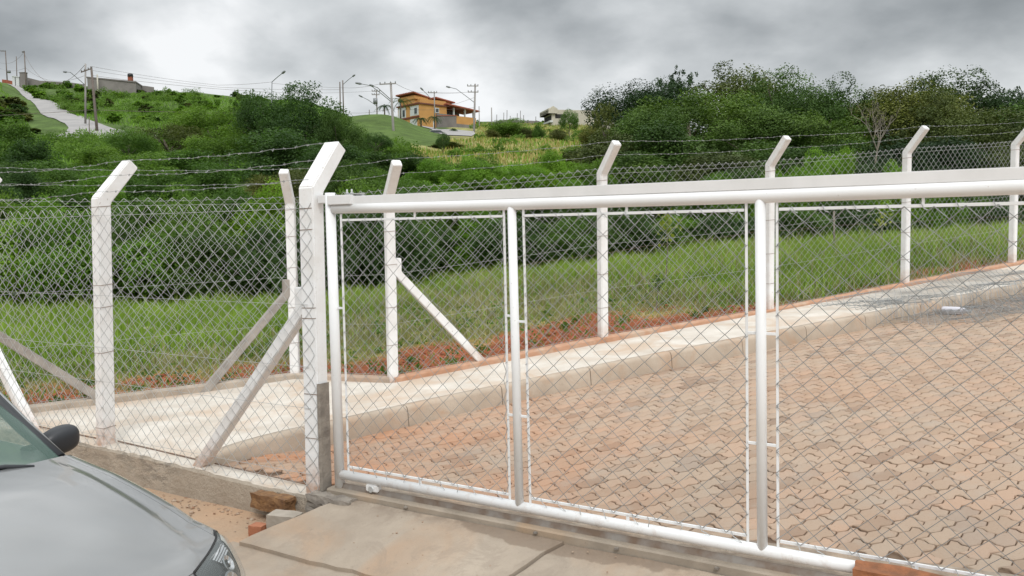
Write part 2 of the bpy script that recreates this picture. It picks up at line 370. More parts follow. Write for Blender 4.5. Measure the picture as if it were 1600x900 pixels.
def terrain(x, y):
    y = max(y, 1.0); px = 800 + FPX * x / y * 1.0
    px = min(max(px, PXS[0]), PXS[-1] - 1e-3)
    i = int(np.searchsorted(PXS, px, 'right') - 1); i = min(max(i, 0), len(PXS) - 2); a = (px - PXS[i]) / (PXS[i + 1] - PXS[i])
    D = min(max(y, TD[0]), TD[-1] - 1e-3); j = int(np.searchsorted(TD, D, 'right') - 1); j = min(max(j, 0), len(TD) - 2)
    b = (D - TD[j]) / (TD[j + 1] - TD[j]); a = smooth(a)
    far = (TZ[j, i] * (1 - a) + TZ[j, i + 1] * a) * (1 - b) + (TZ[j + 1, i] * (1 - a) + TZ[j + 1, i + 1] * a) * b
    t = min(max((y - 13) / 8, 0), 1)
    if t < 1:
        near = zslope(x, y) - .015
        far = near * (1 - smooth(t)) + far * smooth(t)
    if y > 30: far += (mnoise.noise(Vector((x * .05, y * .05, 0))) * .5 + mnoise.noise(Vector((x * .2, y * .2, 3))) * .15) * min(1, (y - 30) / 30) * 1.2
    return far
# rear fence line (corner, then the posts)
RL = [Vector((-5.07, 7.91, 0.0)), Vector((-2.482, 9.557, .067)), Vector((-1.282, 8.938, .11)), Vector((1.077, 10.03, .38)), Vector((3.468, 11.38, .558)),
      Vector((5.869, 12.614, .813)), Vector((8.275, 13.98, 1.036)), Vector((10.7, 15.25, 1.26)), Vector((13.1, 16.55, 1.45))]
def rear_y(x):
    return float(np.interp(x, [p.x for p in RL], [p.y for p in RL]))
def fence_dist(x, y):
    """signed distance behind the rear fence (positive = beyond it)"""
    best = 1e9
    for a, b in zip(RL, RL[1:]):
        ax, ay, bx, by = a.x, a.y, b.x, b.y; dx, dy = bx - ax, by - ay
        t = max(0, min(1, ((x - ax) * dx + (y - ay) * dy) / (dx * dx + dy * dy)))
        best = min(best, math.hypot(x - ax - dx * t, y - ay - dy * t))
    if x < RL[0].x:
        # left of the corner: the plot outside
        return best
    return best if y > rear_y(x) else -best

def pixel_of(x, y, z):
    v = Vector((x, y, z - EYE)); d = v.dot(_fw)
    return 800 + FPX * v.dot(_R) / d, 450 - FPX * v.dot(_U) / d

def verge(x):
    """widths of the bare soil and of the dry grass behind the rear fence"""
    return float(np.interp(x, [-4.5, -2.2, -1.2, .6, 1.6, 3.2, 4.2], [1.15, 1.2, 1.8, 1.5, 1.2, .5, .12])), float(np.interp(x, [-4.5, -3.2, -2, 1.6, 3.0, 4.2], [2.2, 3.4, 8.5, 7.5, 2.6, .7]))
def build_terrain():
    pxs = np.concatenate([np.arange(-900, -100, 40), np.arange(-100, 1700, 9), np.arange(1700, 2501, 40)])
    ds = np.concatenate([np.arange(8.0, 20, .33), np.arange(20, 60, 1.0), np.arange(60, 230, 2.2), np.array([235, 245, 260, 290, 340, 450, 700, 1000, 1500.])])
    V = []; C = []
    for D in ds:
        for px in pxs:
            x = (px - 800) / FPX * D; z = terrain(x, D); fd = fence_dist(x, D) if D < 26 else 9
            if fd < 0: z -= .30
            elif fd < .1: z -= .05
            n = mnoise.noise(Vector((x * .35, D * .35, 1))); n2 = mnoise.noise(Vector((x * 1.3, D * 1.3, 5)))
            if D < 26:
                sw, dw = verge(x); e = fd + n * 1.0 + n2 * 1.1
                s = min(max((e - sw) / .5, 0), 1)
                red = np.array([.30, .095, .042]); gr = np.array([.13, .15, .045]) * (1 + .3 * n) + np.array([.16, .10, .04]) * max(0, n2 + .6) * max(0, 1 - (e - sw) / (dw + .5)) * 1.2
                c = red * (1 - s) + gr * s
                if fd > 0: z += n2 * .03 * min(1, fd)
            else:
                qx, qy = pixel_of(x, D, z); f = min(1, (D - 26) / 10)
                c = np.array([.085, .135, .035]) * (1 + .4 * n)
                if 640 < qx < 960 and 196 < qy < 262: c = np.array([.27, .26, .10]) * (1 + .3 * n + .2 * n2)
                if 540 < qx < 705 and 178 < qy < 232 and D > 100: c = np.array([.085, .135, .032]) * (1 + .25 * n + .15 * n2)
                if -50 < qx < 118 and 125 < qy < 240 and D > 95: c = np.array([.085, .135, .035]) * (1 + .35 * n + .2 * n2)
                c = np.array([.06, .08, .03]) * (1 - f) + c * f
            V.append((x, D, z)); C.append(c)
    nx = len(pxs); ny = len(ds)
    i = np.arange(ny - 1)[:, None] * nx + np.arange(nx - 1)[None, :]
    F = np.stack([i, i + 1, i + nx + 1, i + nx], -1).reshape(-1, 4)
    me = np_mesh('ground', V, F, True, {'col': np.clip(np.array(C), .005, 1)})
    tag(link('hillside_ground', me, None, M_GROUND), kind='structure')
    # the low ground round the camera and off to the sides, one sheet to the horizon
    b = MB(); b.grid([[(-3000, -3000, -.62), (3000, -3000, -.62)], [(-3000, 3000, -.62), (3000, 3000, -.62)]])
    tag(b.build('ground', simple('outer_ground', (.09, .10, .04), (.2, .12, .07), .2, .95)), kind='structure')
build_terrain()

# ------------------------------------------------------------------ yard, sidewalk, kerb, ramp
KP = [(-2.30, 6.27), (-2.245, 6.42), (-2.08, 6.74), (-1.86, 7.02), (-1.52, 7.29), (-1.1, 7.62), (-.62, 7.96), (.2, 8.36), (1.0, 8.73), (2.07, 9.22), (2.95, 9.70), (4.86, 10.67), (7.1, 11.74), (9.5, 12.95), (12.4, 14.5)]
def resample(pts, step):
    P = [Vector(p) for p in pts]; out = [P[0].copy()]; acc = 0
    dense = []
    n = len(P)
    for i in range(n - 1):        # Catmull-Rom
        p0 = P[max(i - 1, 0)]; p1 = P[i]; p2 = P[i + 1]; p3 = P[min(i + 2, n - 1)]
        for k in range(20):
            t = k / 20; dense.append(.5 * ((2 * p1) + (p2 - p0) * t + (2 * p0 - 5 * p1 + 4 * p2 - p3) * t * t + (3 * p1 - p0 - 3 * p2 + p3) * t ** 3))
    dense.append(P[-1])
    for a, b in zip(dense, dense[1:]):
        L = (b - a).length
        while acc + L >= step:
            f = (step - acc) / L; a = a + (b - a) * f; out.append(a.copy()); L = (b - a).length; acc = 0
        acc += L
    return out
KC = resample(KP, .1)
def zwalk(x, y):
    return max(zslope(x, y), 0.0)
def zyard(x, y):
    g = (x - G0.x) * GN.x + (y - G0.y) * GN.y
    z = zslope(x, y) - .175
    t = min(max((g - .3) / .9, 0), 1)
    return (max(z, -.07)) * (1 - smooth(t)) + z * smooth(t) + .008 * mnoise.noise(Vector((x * .7, y * .7, 9)))

# sidewalk sheet: ruled between the fence beam and the kerb
def build_sidewalk():
    rear = [(-5.0, 7.93), (-2.49, 9.50), (-1.282, 8.88), (1.077, 9.97), (3.468, 11.3), (5.869, 12.55), (8.275, 13.9), (13.1, 16.5)]
    front = [(-5.02, 7.93), (-2.33, 6.325), (-1.06, 7.72), (1.39, 8.93), (3.9, 10.2), (6.4, 11.42), (8.95, 12.7), (12.3, 14.5)]
    rows = []
    kin = lambda q: q
    def kerbin(x):   # inner edge of the kerb stones at a given x
        xs = [p.x for p in KC]; ys = [p.y for p in KC]; return float(np.interp(x, xs, ys))
    for i in range(len(rear) - 1):
        for k in range(14):
            t = k / 14
            a = Vector(rear[i]).lerp(Vector(rear[i + 1]), t); b = Vector(front[i]).lerp(Vector(front[i + 1]), t)
            if i >= 1: b.y = kerbin(b.x) + .09
            if i >= 1 and b.x > -2.2: b.y = kerbin(b.x) + .09
            r = []
            for j in range(15):
                p = a.lerp(b, j / 14); gg = (p.x - G0.x) * GN.x + (p.y - G0.y) * GN.y; ss = (p.x - G0.x) * GD.x + (p.y - G0.y) * GD.y; zw = -.02 - .055 * smooth(min(1, max(0, (ss + 2.5) / 2.2))) + .002; kk = smooth(min(1, max(0, (gg - .04) / .5))) if ss < -.5 else 1
                r.append((p.x, p.y, zw * (1 - kk) + zwalk(p.x, p.y) * kk + .002 * mnoise.noise(Vector((p.x * 3, p.y * 3, 0)))))
            rows.append(r)
    b = MB(); b.grid(rows); o = b.build('sidewalk', M_SIDEWALK); tag(o, kind='structure')
build_sidewalk()

def kerb():
    root = tag(empty('kerb', (0, 0, 0)), 'rounded concrete kerb between the paved yard and the pale sidewalk', 'kerb')
    n = len(KC); step = 10; i = 0
    prof = [(.125, -.03), (.125, .0), (.06, .004), (.028, .003), (.008, -.010), (-.004, -.034), (-.022, -.17), (-.03, -.30)]   # (inwards, dz)
    while i < n - 1:
        e = min(i + step, n - 1); b = MB(); rows = []
        for k in range(i, e + 1):
            p = KC[k]; t = (KC[min(k + 1, n - 1)] - KC[max(k - 1, 0)]).normalized(); nn = Vector((-t.y, t.x))
            sh = .004 if k == i else (-.004 if k == e else 0)
            q = p + t * sh; z = zwalk(p.x, p.y); rag = .004 * mnoise.noise(Vector((q.x * 8, q.y * 8, 2)))
            rows.append([(q.x + nn.x * (a + rag), q.y + nn.y * (a + rag), z + dz) for a, dz in prof])
        b.grid(rows)
        for r in (rows[0], rows[-1]):
            try: b.bm.faces.new([b.bm.verts.new(v) for v in r])
            except Exception: pass
        b.build('kerb_stone', M_KERB, root); i = e
    return root
kerb()

# pavers
def pave():
    root = tag(bpy.data.objects.new('paved_yard', None), kind='structure'); COL.objects.link(root)
    L, Wd = .222, .112
    kx = [p.x for p in KC]; ky = [p.y for p in KC]
    # bed
    bd = MB(); rows = []
    for u in np.arange(-7.5, 13.6, .5):
        r = []
        for w in np.arange(.9, 13.1, .4):
            x, y = FA.x + FD.x * u + FN.x * w, FA.y + FD.y * u + FN.y * w
            g = (x - G0.x) * GN.x + (y - G0.y) * GN.y
            if g < .14: x += GN.x * (.14 - g); y += GN.y * (.14 - g)
            r.append((x, y, zyard(x, y) - .0125))
        rows.append(r)
    bd.grid(rows); o = bd.build('paver_bed', M_JOINT, root); tag(o, kind='structure')
    # outline of one interlocking stone
    j = .0043; amp = .012
    def fx(x): # zigzag of the long sides, period L/2... two waves per stone
        t = (x / (L / 2)) % 1.0; return amp * (4 * abs(t - .5) - 1)
    def gy(y): return .010 * math.sin(2 * math.pi * y / Wd)
    xs = np.linspace(-L / 2 + j, L / 2 - j, 9); ys = np.linspace(-Wd / 2 + j, Wd / 2 - j, 4)
    out = [(x + 0, -Wd / 2 + j + fx(x)) for x in xs] + [(L / 2 - j + gy(y), y + fx(L / 2)) for y in ys[1:-1]] + [(x, Wd / 2 - j + fx(x)) for x in xs[::-1]] + [(-L / 2 + j + gy(y), y + fx(L / 2)) for y in ys[::-1][1:-1]]
    out = np.array(out); n = len(out); c = out.mean(0)
    inner = c + (out - c) * np.array([.95, .89]); H = .014
    V0 = np.concatenate([np.column_stack([out, np.full(n, -H)]), np.column_stack([out, np.full(n, -.0035)]), np.column_stack([inner, np.zeros(n)]), [[c[0], c[1], .0005]]])
    F0 = []
    for k in range(n):
        k2 = (k + 1) % n; F0 += [(k, k2, n + k2, n + k), (n + k, n + k2, 2 * n + k2, 2 * n + k)]
    T0 = [(2 * n + k, 2 * n + (k + 1) % n, 3 * n) for k in range(n)]
    spots = []
    nu = int(21 / L); nw = int(12.2 / Wd)
    for jw in range(nw):
        w = .9 + jw * Wd
        for iu in range(nu):
            u = -7.3 + iu * L + (L / 2 if jw % 2 else 0)
            x, y = FA.x + FD.x * u + FN.x * w, FA.y + FD.y * u + FN.y * w
            g = (x - G0.x) * GN.x + (y - G0.y) * GN.y; s = (x - G0.x) * GD.x + (y - G0.y) * GD.y
            if g < (.36 + .02 * s if s > -.05 else .17) or x < -2.35 or s > 10.5: continue
            if x < kx[0]: continue
            if y > np.interp(x, kx, ky) + .03: continue
            spots.append((x, y))
    spots.sort(key=lambda p: p[0] ** 2 + p[1] ** 2)
    vis = [p for p in spots if abs(p[0]) < .64 * p[1]]; rest = [p for p in spots if not abs(p[0]) < .64 * p[1]]
    ind = vis[:300]; rest += vis[300:]
    # single stones: three shared meshes
    def mk(seed):
        r = np.random.default_rng(seed); V = V0.copy(); V[:, :2] += r.normal(0, .0009, (len(V), 2)) * (V[:, 2:3] > -.02)
        me = bpy.data.meshes.new('paver'); me.from_pydata([tuple(v) for v in V], [], F0 + T0); me.materials.append(M_PAVER); me.update(); return me
    mes = [mk(k) for k in range(4)]; ang = math.atan2(FD.y, FD.x)
    def frame(x, y):
        e = .1; z = zyard(x, y)
        tx = Vector((FD.x, FD.y, (zyard(x + FD.x * e, y + FD.y * e) - z) / e)).normalized(); ty = Vector((-FD.y, FD.x, (zyard(x - FD.y * e, y + FD.x * e) - z) / e)).normalized()
        tz = tx.cross(ty).normalized(); return z, tx, ty, tz
    r = np.random.default_rng(3)
    for k, (x, y) in enumerate(ind):
        z, tx, ty, tz = frame(x, y)
        o = bpy.data.objects.new('paver', mes[k % 4]); COL.objects.link(o); o.parent = root
        m = Matrix(((tx.x, ty.x, tz.x, x), (tx.y, ty.y, tz.y, y), (tx.z, ty.z, tz.z, z + r.normal(0, .0016)), (0, 0, 0, 1)))
        o.matrix_world = m @ Matrix.Rotation(r.normal(0, .012), 4, 'X') @ Matrix.Rotation(r.normal(0, .010), 4, 'Y') @ Matrix.Rotation(r.normal(0, .012), 4, 'Z')
    VV = []; TT = []; nV = len(V0)
    Q = np.array(F0); T = np.array(T0)
    tri = np.concatenate([Q[:, [0, 1, 2]], Q[:, [0, 2, 3]], T]); FF = []
    for k, (x, y) in enumerate(rest):
        z, tx, ty, tz = frame(x, y)
        R3 = np.array([[tx.x, ty.x, tz.x], [tx.y, ty.y, tz.y], [tx.z, ty.z, tz.z]])
        V = V0.copy(); V[:, 2] += V[:, 0] * r.normal(0, .010) + V[:, 1] * r.normal(0, .012) + r.normal(0, .0016)
        VV.append(V @ R3.T + [x, y, z]); TT.append(np.full(nV, r.random())); FF.append(tri + k * nV)
    me = np_mesh('paver_field', np.concatenate(VV), np.concatenate(FF), False, {'tint': np.concatenate(TT)})
    tag(link('paver_field', me, root, M_PAVERS), kind='stuff')
    print('pavers', len(spots))
pave()

# front ground, ramp slab, foundation wall
def zfront(x, y):
    s = (x - G0.x) * GD.x + (y - G0.y) * GD.y; g = -((x - G0.x) * GN.x + (y - G0.y) * GN.y)
    return -.275 + .01 * mnoise.noise(Vector((x * 1.5, y * 1.5, 4)))
def zramp(s, g):
    z = -.03 - .185 * (min(1, max(0, g / .64)) ** 1.25)
    return z
def build_front():
    b = MB(); rows = []
    for s in np.arange(-14, 12.1, .25):
        r = []
        for g in list(np.arange(.0, 2.5, .1)) + [2.8, 3.5, 5, 8, 14]:
            x, y = G0.x + GD.x * s - GN.x * g, G0.y + GD.y * s - GN.y * g
            r.append((x, y, -.278 + .012 * mnoise.noise(Vector((x * 1.5, y * 1.5, 4))) + .05 * max(0, .35 - g) * (s < -.4)))
        rows.append(r)
    b.grid(rows)
    m, t, bs, o = new_mat('red_earth'); p = wpos(t)
    c = mixc(t, ramp(t, tex(t, 1.6, 8, .6, vec=p), ((.35, 0.), (.65, 1.))), (.48, .315, .20), (.40, .29, .20))
    c = mixc(t, ramp(t, tex(t, 20, 6, .7, vec=p), ((.6, 0.), (.75, .8))), c, (.24, .12, .07))
    c = mixc(t, ramp(t, tex(t, 1.0, 3, vec=p), ((.55, 0.), (.7, .8))), c, (.50, .41, .32))
    setc(t, bs, c); bs.inputs['Roughness'].default_value = .95; bump(t, bs, tex(t, 25, 8, .7, vec=p), .7, .015)
    tag(b.build('bare_earth', m), kind='structure')
    # front apron of concrete slabs: the sloped slab next to the gate, and the level ones
    def slab(name, poly_fn, s0, s1, g0, g1, skirt):
        bb = MB(); rows = []
        ns = max(2, int((s1 - s0) / .08)); ng = max(2, int((g1 - g0) / .06))
        for i in range(ns + 1):
            r = []
            for j in range(ng + 1):
                s, g, z = poly_fn(s0 + (s1 - s0) * i / ns, g0 + (g1 - g0) * j / ng); r.append(GP(s, -g, z))
            rows.append(r)
        bb.grid(rows)
        edge = [rows[0], [r[-1] for r in rows], rows[-1]]
        for e in edge:
            bb.grid([[Vector(p) for p in e], [Vector((p[0], p[1], p[2] - skirt)) for p in e]], False)
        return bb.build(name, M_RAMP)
    def f_ramp(s, g):
        # left edge runs out obliquely, ragged
        t = (s - .05) / 6.0
        wl = max(0, 1 - (s - .05) / 1.2); wr = max(0, 1 - (1.75 - s) / .8)
        ss = s + (.10 - .62 * g) * wl - .40 * g * wr + (.02 * mnoise.noise(Vector((g * 7, 2, 3))) + .01 * mnoise.noise(Vector((g * 25, 2, 3)))) * (wl + wr)
        edge = .010 * mnoise.noise(Vector((s * 7, g * 3, 1)))
        gg = g
        ke = smooth(min(1, max(0, (g - .4) / .24))); gg = g + ke * (edge * 1.5 + .05 * mnoise.noise(Vector((s * 1.8, 0, 8))) + .02 * mnoise.noise(Vector((s * 11, 0, 8))))
        z = zramp(ss, g) + .006 * mnoise.noise(Vector((ss * 2, g * 2, 6)))
        k = min(1, max(0, (g - .60) / .04)); z -= .005 * k * k
        return ss, gg, z
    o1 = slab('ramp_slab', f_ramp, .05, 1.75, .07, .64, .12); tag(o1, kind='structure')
    def f_r2(s, g):
        z = zramp(s, g) - .012 + .006 * mnoise.noise(Vector((s * 2, g * 2, 6)))
        wr = max(0, 1 - (s - 1.762) / .8)
        return s - .40 * g * wr + (.02 * mnoise.noise(Vector((g * 7, 2, 3))) + .01 * mnoise.noise(Vector((g * 25, 2, 3)))) * wr, g + .03 * mnoise.noise(Vector((s * 2, 0, 7))) * (g > .5), z
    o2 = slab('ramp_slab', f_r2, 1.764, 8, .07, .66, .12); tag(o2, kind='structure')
    def f_low(s, g):
        return s, g, -.243 + .008 * mnoise.noise(Vector((s * 1.5, g * 1.5, 12)))
    o3 = slab('apron_slab', f_low, -.35, 9, .60, 4.2, .1); tag(o3, kind='structure')
    # foundation wall under the front fence
    root = tag(empty('foundation_wall', GP(-2.5, 0, -.3)), 'low stained concrete wall carrying the front chain link fence', 'wall')
    bb = MB(); rows = []
    for i in range(101):
        s = -6.0 + i * (6.0 - .02) / 100
        zt = -.02 - .055 * smooth(min(1, max(0, (s + 2.5) / 2.2)))
        r = []
        for off, z in ((.11, -.32), (.11, zt), (.02, zt + .002), (-.055, zt - .002), (-.078, zt - .02), (-.085, zt - .09), (-.092, zt - .16), (-.10, -.33)):
            rg = .006 * mnoise.noise(Vector((s * 6, z * 9, 2))) + .004 * mnoise.noise(Vector((s * 23, z * 30, 5)))
            r.append(GP(s, off - abs(rg) * (off < 0), z + rg * .6 * (off < .1)))
        rows.append(r)
    bb.grid(rows, False); bb.build('wall_body', M_WALL, root)
    bb = MB(); rows = []
    for i in range(101):
        s = -6.0 + i * (6.0 - .03) / 100; zt = -.02 - .055 * smooth(min(1, max(0, (s + 2.5) / 2.2)))
        rg = .008 * mnoise.noise(Vector((s * 9, 0, 2)))
        rows.append([GP(s, .10, zt + .008), GP(s, .0, zt + .010), GP(s, -.05 + rg, zt + .006), GP(s, -.062 + rg, zt - .008)])
    bb.grid(rows, False); bb.build('wall_cap', M_SIDEWALK, root)
    # the sill beam the gate runs on, with its steel track
    g = tag(empty('gate_track', GP(2, 0, 0)), 'concrete sill with steel track running under the white gate', 'gate track')
    bb = MB()
    bb.poly_extrude([GP(-.05, -.065, -.25), GP(-.05, -.065, -.012), GP(-.05, -.055, -.004), GP(-.05, .055, .000), GP(-.05, .07, -.01), GP(-.05, .07, -.25)], GP(6.05, 0, 0) - GP(0, 0, 0))
    bb.build('sill', concrete('sill_concrete', (.38, .32, .255), (.25, .21, .165), (.40, .28, .18), 1.7, (.5, .7), 4), g)
    bb = MB()
    bb.poly_extrude([GP(.0, -.018, -.006), GP(.0, 0, .030), GP(.0, .018, -.006)], GP(6.0, 0, 0) - GP(0, 0, 0))
    bb.build('track_rail', simple('track_steel', (.30, .27, .24), (.2, .14, .10), 9, .5, .6), g)
    for s in (.62, 1.55, 2.05, 2.6, 3.0):
        q = MB(); q.box(GP(s, -.073, -.024), (.022, .02, .012), math.atan2(GD.y, GD.x), .002); q.build('rail_clip', M_CEMENT, g)
    # inner concrete strip behind the gate
    bb = MB(); rows = []
    for s in np.arange(-.1, 6.6, .1):
        wd = .36 + .02 * max(0, s) + .02 * mnoise.noise(Vector((s * 3, 1, 1))); r = []
        for k in range(7):
            of = .06 + (wd + .08 - .06) * k / 6; P = GP(s, of)
            zz = .006 * (1 - k / 6) + (zyard(P.x, P.y) + .006) * (k / 6); r.append((P.x, P.y, zz if k < 6 else zz - .03))
        rows.append(r)
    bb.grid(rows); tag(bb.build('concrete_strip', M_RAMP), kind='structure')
build_front()

# ------------------------------------------------------------------ chain link, posts
def wire_strands(base, w, h, nrows, r, n_axis, jitter=.0, top_drop=None, phase=0):
    """base: function s -> (x,y,zbase), s runs 0..length (tuple base, length)"""
    fn, length = base
    nw = int(length / (w / 2)); V = []; F = []; ofs = 0
    ang = np.array([[1, 0], [0, 1], [-1, 0], [0, -1]], float)
    for i in range(nw + 1):
        pts = []
        for k in range(nrows + 1):
            side = (k + i + phase) % 2
            s = i * w / 2 + (w / 2 if side else 0)
            s = min(max(s, 0), length)
            P = np.array(fn(s)); z = P[2] + k * h / 2
            s_j = .10 * w * mnoise.noise(Vector((s * 1.2, z * 1.4, 7.7 + length))) + .05 * w * mnoise.noise(Vector((s * 6, z * 6, 1.3)))
            P2 = np.array(fn(s + s_j)); wz = .06 * h * mnoise.noise(Vector((s * 5, z * 5, 21.)))
            off = (r * .9 if side else -r * .9)
            pts.append([P2[0] + n_axis[0] * off, P2[1] + n_axis[1] * off, z + wz])
        pts = np.array(pts); K = len(pts)
        d = np.gradient(pts, axis=0); d /= np.linalg.norm(d, axis=1)[:, None]
        nn = np.array([n_axis[0], n_axis[1], 0.]); nn = np.tile(nn, (K, 1)); sd_ = np.cross(d, nn)
        sd_ /= np.linalg.norm(sd_, axis=1)[:, None]
        ring = pts[:, None, :] + r * (ang[None, :, 0:1] * nn[:, None, :] + ang[None, :, 1:2] * sd_[:, None, :])
        V.append(ring.reshape(-1, 3))
        a = np.arange(K - 1)[:, None] * 4 + np.arange(4)[None, :]; b_ = np.arange(K - 1)[:, None] * 4 + (np.arange(4)[None, :] + 1) % 4
        F.append(np.stack([a, b_, b_ + 4, a + 4], -1).reshape(-1, 4) + ofs); ofs += K * 4
    return np.concatenate(V), np.concatenate(F)
def seg_fn(A, B, z0=0.):
    A = Vector(A); B = Vector(B); L = Vector((B.x - A.x, B.y - A.y)).length
    def f(s):
        t = s / L; return (A.x + (B.x - A.x) * t, A.y + (B.y - A.y) * t, A.z + (B.z - A.z) * t + z0)
    return f, L
def mesh_panel(A, B, w, h, rows, r, root, z0, offn=0., phase=0, mat=None):
    A = Vector(A); B = Vector(B); d = (B - A); d.z = 0; d.normalize(); nn = (d.y, -d.x)
    o3 = Vector((nn[0] * offn, nn[1] * offn, 0))
    V, F = wire_strands(seg_fn(A + o3, B + o3, z0), w, h, rows, r, nn, phase=phase)
    return link('chain_link_mesh', np_mesh('chain_link_mesh', V, F, True), root, mat or M_WIRE)
def add_foot(o, z0, hgt=.22):
    me = o.data; a = me.attributes.new('foot', 'FLOAT', 'POINT')
    a.data.foreach_set('value', [(v.co.z - z0) / hgt for v in me.vertices])
def post(P, ndir, root, wid=.10, dep=.10, bend=1.98, tip=(.3, .31), foot=1.0, lean=(0, 0), below=.3, name='post', splash=.22):
    """P: foot (x,y,z); ndir: unit 2D direction the arm leans to"""
    P = Vector(P); n = Vector((ndir[0], ndir[1], 0)); s = Vector((-n.y, n.x, 0))
    # extra ring of vertices near the ground carries the splash stain
    path = [(0, -below), (0, .0), (0, .25), (0, .6), (0, bend), (tip[0], bend + tip[1])]
    out = bent_outline(path, [dep / 2] * 5 + [dep / 2 * .93])
    b = MB()
    pts = []
    for q in out:
        k = max(0, q.y) / bend
        pts.append(P + n * q.x + Vector((0, 0, q.y)) + s * (-wid / 2) + Vector((lean[0], lean[1], 0)) * k)
    b.poly_extrude(pts, s * wid, .009)
    o = b.build(name, M_POST, root); add_foot(o, P.z, splash); return o
def brace(top, base, root, t=.075, mat=None, stub=.16, side=None):
    """concrete strut: short upright piece against the post, then the slope"""
    top = Vector(top); base = Vector(base); h = Vector((base.x - top.x, base.y - top.y, 0)); L = h.length; h.normalize(); s = Vector((-h.y, h.x, 0))
    path = [(0, top.z - base.z + stub), (0, top.z - base.z), (L, 0)]
    # continue into the ground
    d = Vector((L, -(top.z - base.z))).normalized(); path[2] = (L + d.x * .12, d.y * .12)
    out = bent_outline(path, t / 2); b = MB()
    b.poly_extrude([Vector((top.x, top.y, base.z)) + h * q.x + Vector((0, 0, q.y)) - s * t / 2 for q in out], s * t, .006)
    o = b.build('brace', mat or M_POST, root); add_foot(o, base.z, .25); return o
def barbed(points, root, sag=.02, r=.0017, step=.11, mat=None):
    b = MB()
    for A, B in zip(points, points[1:]):
        A = Vector(A); B = Vector(B); L = (B - A).length; n = max(4, int(L / .12)); pts = []
        for i in range(n + 1):
            t = i / n; p = A.lerp(B, t); p.z -= sag * 4 * t * (1 - t); p += Vector((0, 0, .006 * math.sin(i * 2.1 + A.x))) ; pts.append(p)
        b.tube(pts, r, 4)
        d = (B - A).normalized(); m = int(L / step)
        for i in range(1, m):
            t = i / m; p = A.lerp(B, t); p.z -= sag * 4 * t * (1 - t)
            for k in range(2):
                v = Vector((random.uniform(-1, 1), random.uniform(-1, 1), random.uniform(-1, 1))); v = (v - d * v.dot(d)).normalized() * .012
                b.tube([p - v + d * .004, p + v + d * (.004 * (k * 2 - 1))], .0012, 3, False)
            b.tube([p - d * .011, p + d * .011], r * 1.9, 4)
    return b.build('barbed_wire', mat or M_WIREG, root)
def tie(P, root, half=.056, r=.0022, d=None):
    """wire loop round a post at P; d = direction of one face"""
    d = Vector((d[0], d[1], 0)); s = Vector((-d.y, d.x, 0)); P = Vector(P); b = MB()
    c = [d * half + s * half, -d * half + s * half, -d * half - s * half, d * half - s * half]
    pts = [P + q + Vector((0, 0, .006 * math.sin(i * 2))) for i, q in enumerate(c)]; pts.append(pts[0] + Vector((0, 0, .008)))
    b.tube(pts, r, 4); return b.build('tie_wire', M_RUST, root)
def tension(A, B, z, root, off=(0, 0), r=.0018, sag=.004):
    A = Vector(A) + Vector((off[0], off[1], z)); B = Vector(B) + Vector((off[0], off[1], z)); b = MB(); n = 10
    b.tube([A.lerp(B, i / n) - Vector((0, 0, sag * 4 * (i / n) * (1 - i / n))) for i in range(n + 1)], r, 4); return b.build('tension_wire', M_WIRE, root)

CW, CH = .122, .112
# --- front fence
ff = tag(empty('front_fence', GP(-2.5, 0, 0)), 'chain link front fence with white posts and barbed wire behind the silver car', 'fence')
sp155, spg, spc = -2.555, -.182, -4.56
post(GP(spc, 0, 0), GN, ff, tip=(.3, .30))
post(GP(sp155, 0, 0), GN, ff, .105, .112, lean=tuple(GD * .075), tip=(.27, .31))
gp = post(GP(spg - .010, 0, -.02), GN, ff, .132, .106, tip=(.245, .31), lean=tuple(GD * .012), bend=2.0)
gp['label'] = 'thick white gate post with bare cement patch on its lower corner'
bb = MB()
rows = []
for i in range(18):
    z = -.09 + i * .78 / 17; rows.append([GP(spg + .052 + .006 * mnoise.noise(Vector((z * 9, 1, 0))), -.052, z), GP(spg + .068 + .004 * mnoise.noise(Vector((z * 12, 2, 0))), -.040 + .006 * mnoise.noise(Vector((z * 15, 3, 0))), z), GP(spg + .070 + .004 * mnoise.noise(Vector((z * 12, 5, 0))), .045, z), GP(spg + .052, .06, z)])
bb.grid([[Vector(p) + Vector((GD.x, GD.y, 0)) * .004 for p in r_] for r_ in rows], False)
bb.build('cement_patch', M_CEMENT, gp)
brace(GP(-.29, .005, 1.17), GP(-1.376, 0.0, -.03), ff, .08)
brace(GP(-4.49, .005, 1.0), GP(-3.614, 0, -.02), ff, .08)
mo = -.058
mesh_panel(GP(-4.50, 0, 0), GP(sp155, 0, -.02), CW, CH, 35, .0025, ff, -.03, .056)
mesh_panel(GP(sp155, 0, -.02), GP(-.13, 0, -.06), CW, CH, 35, .0025, ff, -.01, .056, 1)
for z in (.07, .52, .80, 1.22, 1.86): tension(GP(spc, -.058), GP(sp155, -.058), z, ff); tension(GP(sp155, -.058), GP(spg, -.06), z, ff)
bb = MB(); bb.tube([GP(-4.4, .06, .004), GP(-3.3, .062, -.0), GP(-2.6, .06, -.008)], .006, 6); bb.build('loose_rod', M_RUST, ff)
bb = MB(); bb.tube([GP(-2.5, .07, .0), GP(-1.45, .065, -.028)], .006, 6); bb.build('loose_rod', M_RUST, ff)
bb = MB(); bb.tube([GP(-1.3, .06, -.03), GP(-.28, .06, -.055)], .006, 6); bb.build('loose_rod', M_RUST, ff)
def armp(P, n, tip, bend, f, lean=(0, 0)): return Vector((P[0] + n[0] * tip[0] * f + lean[0], P[1] + n[1] * tip[0] * f + lean[1], P[2] + bend + tip[1] * f))
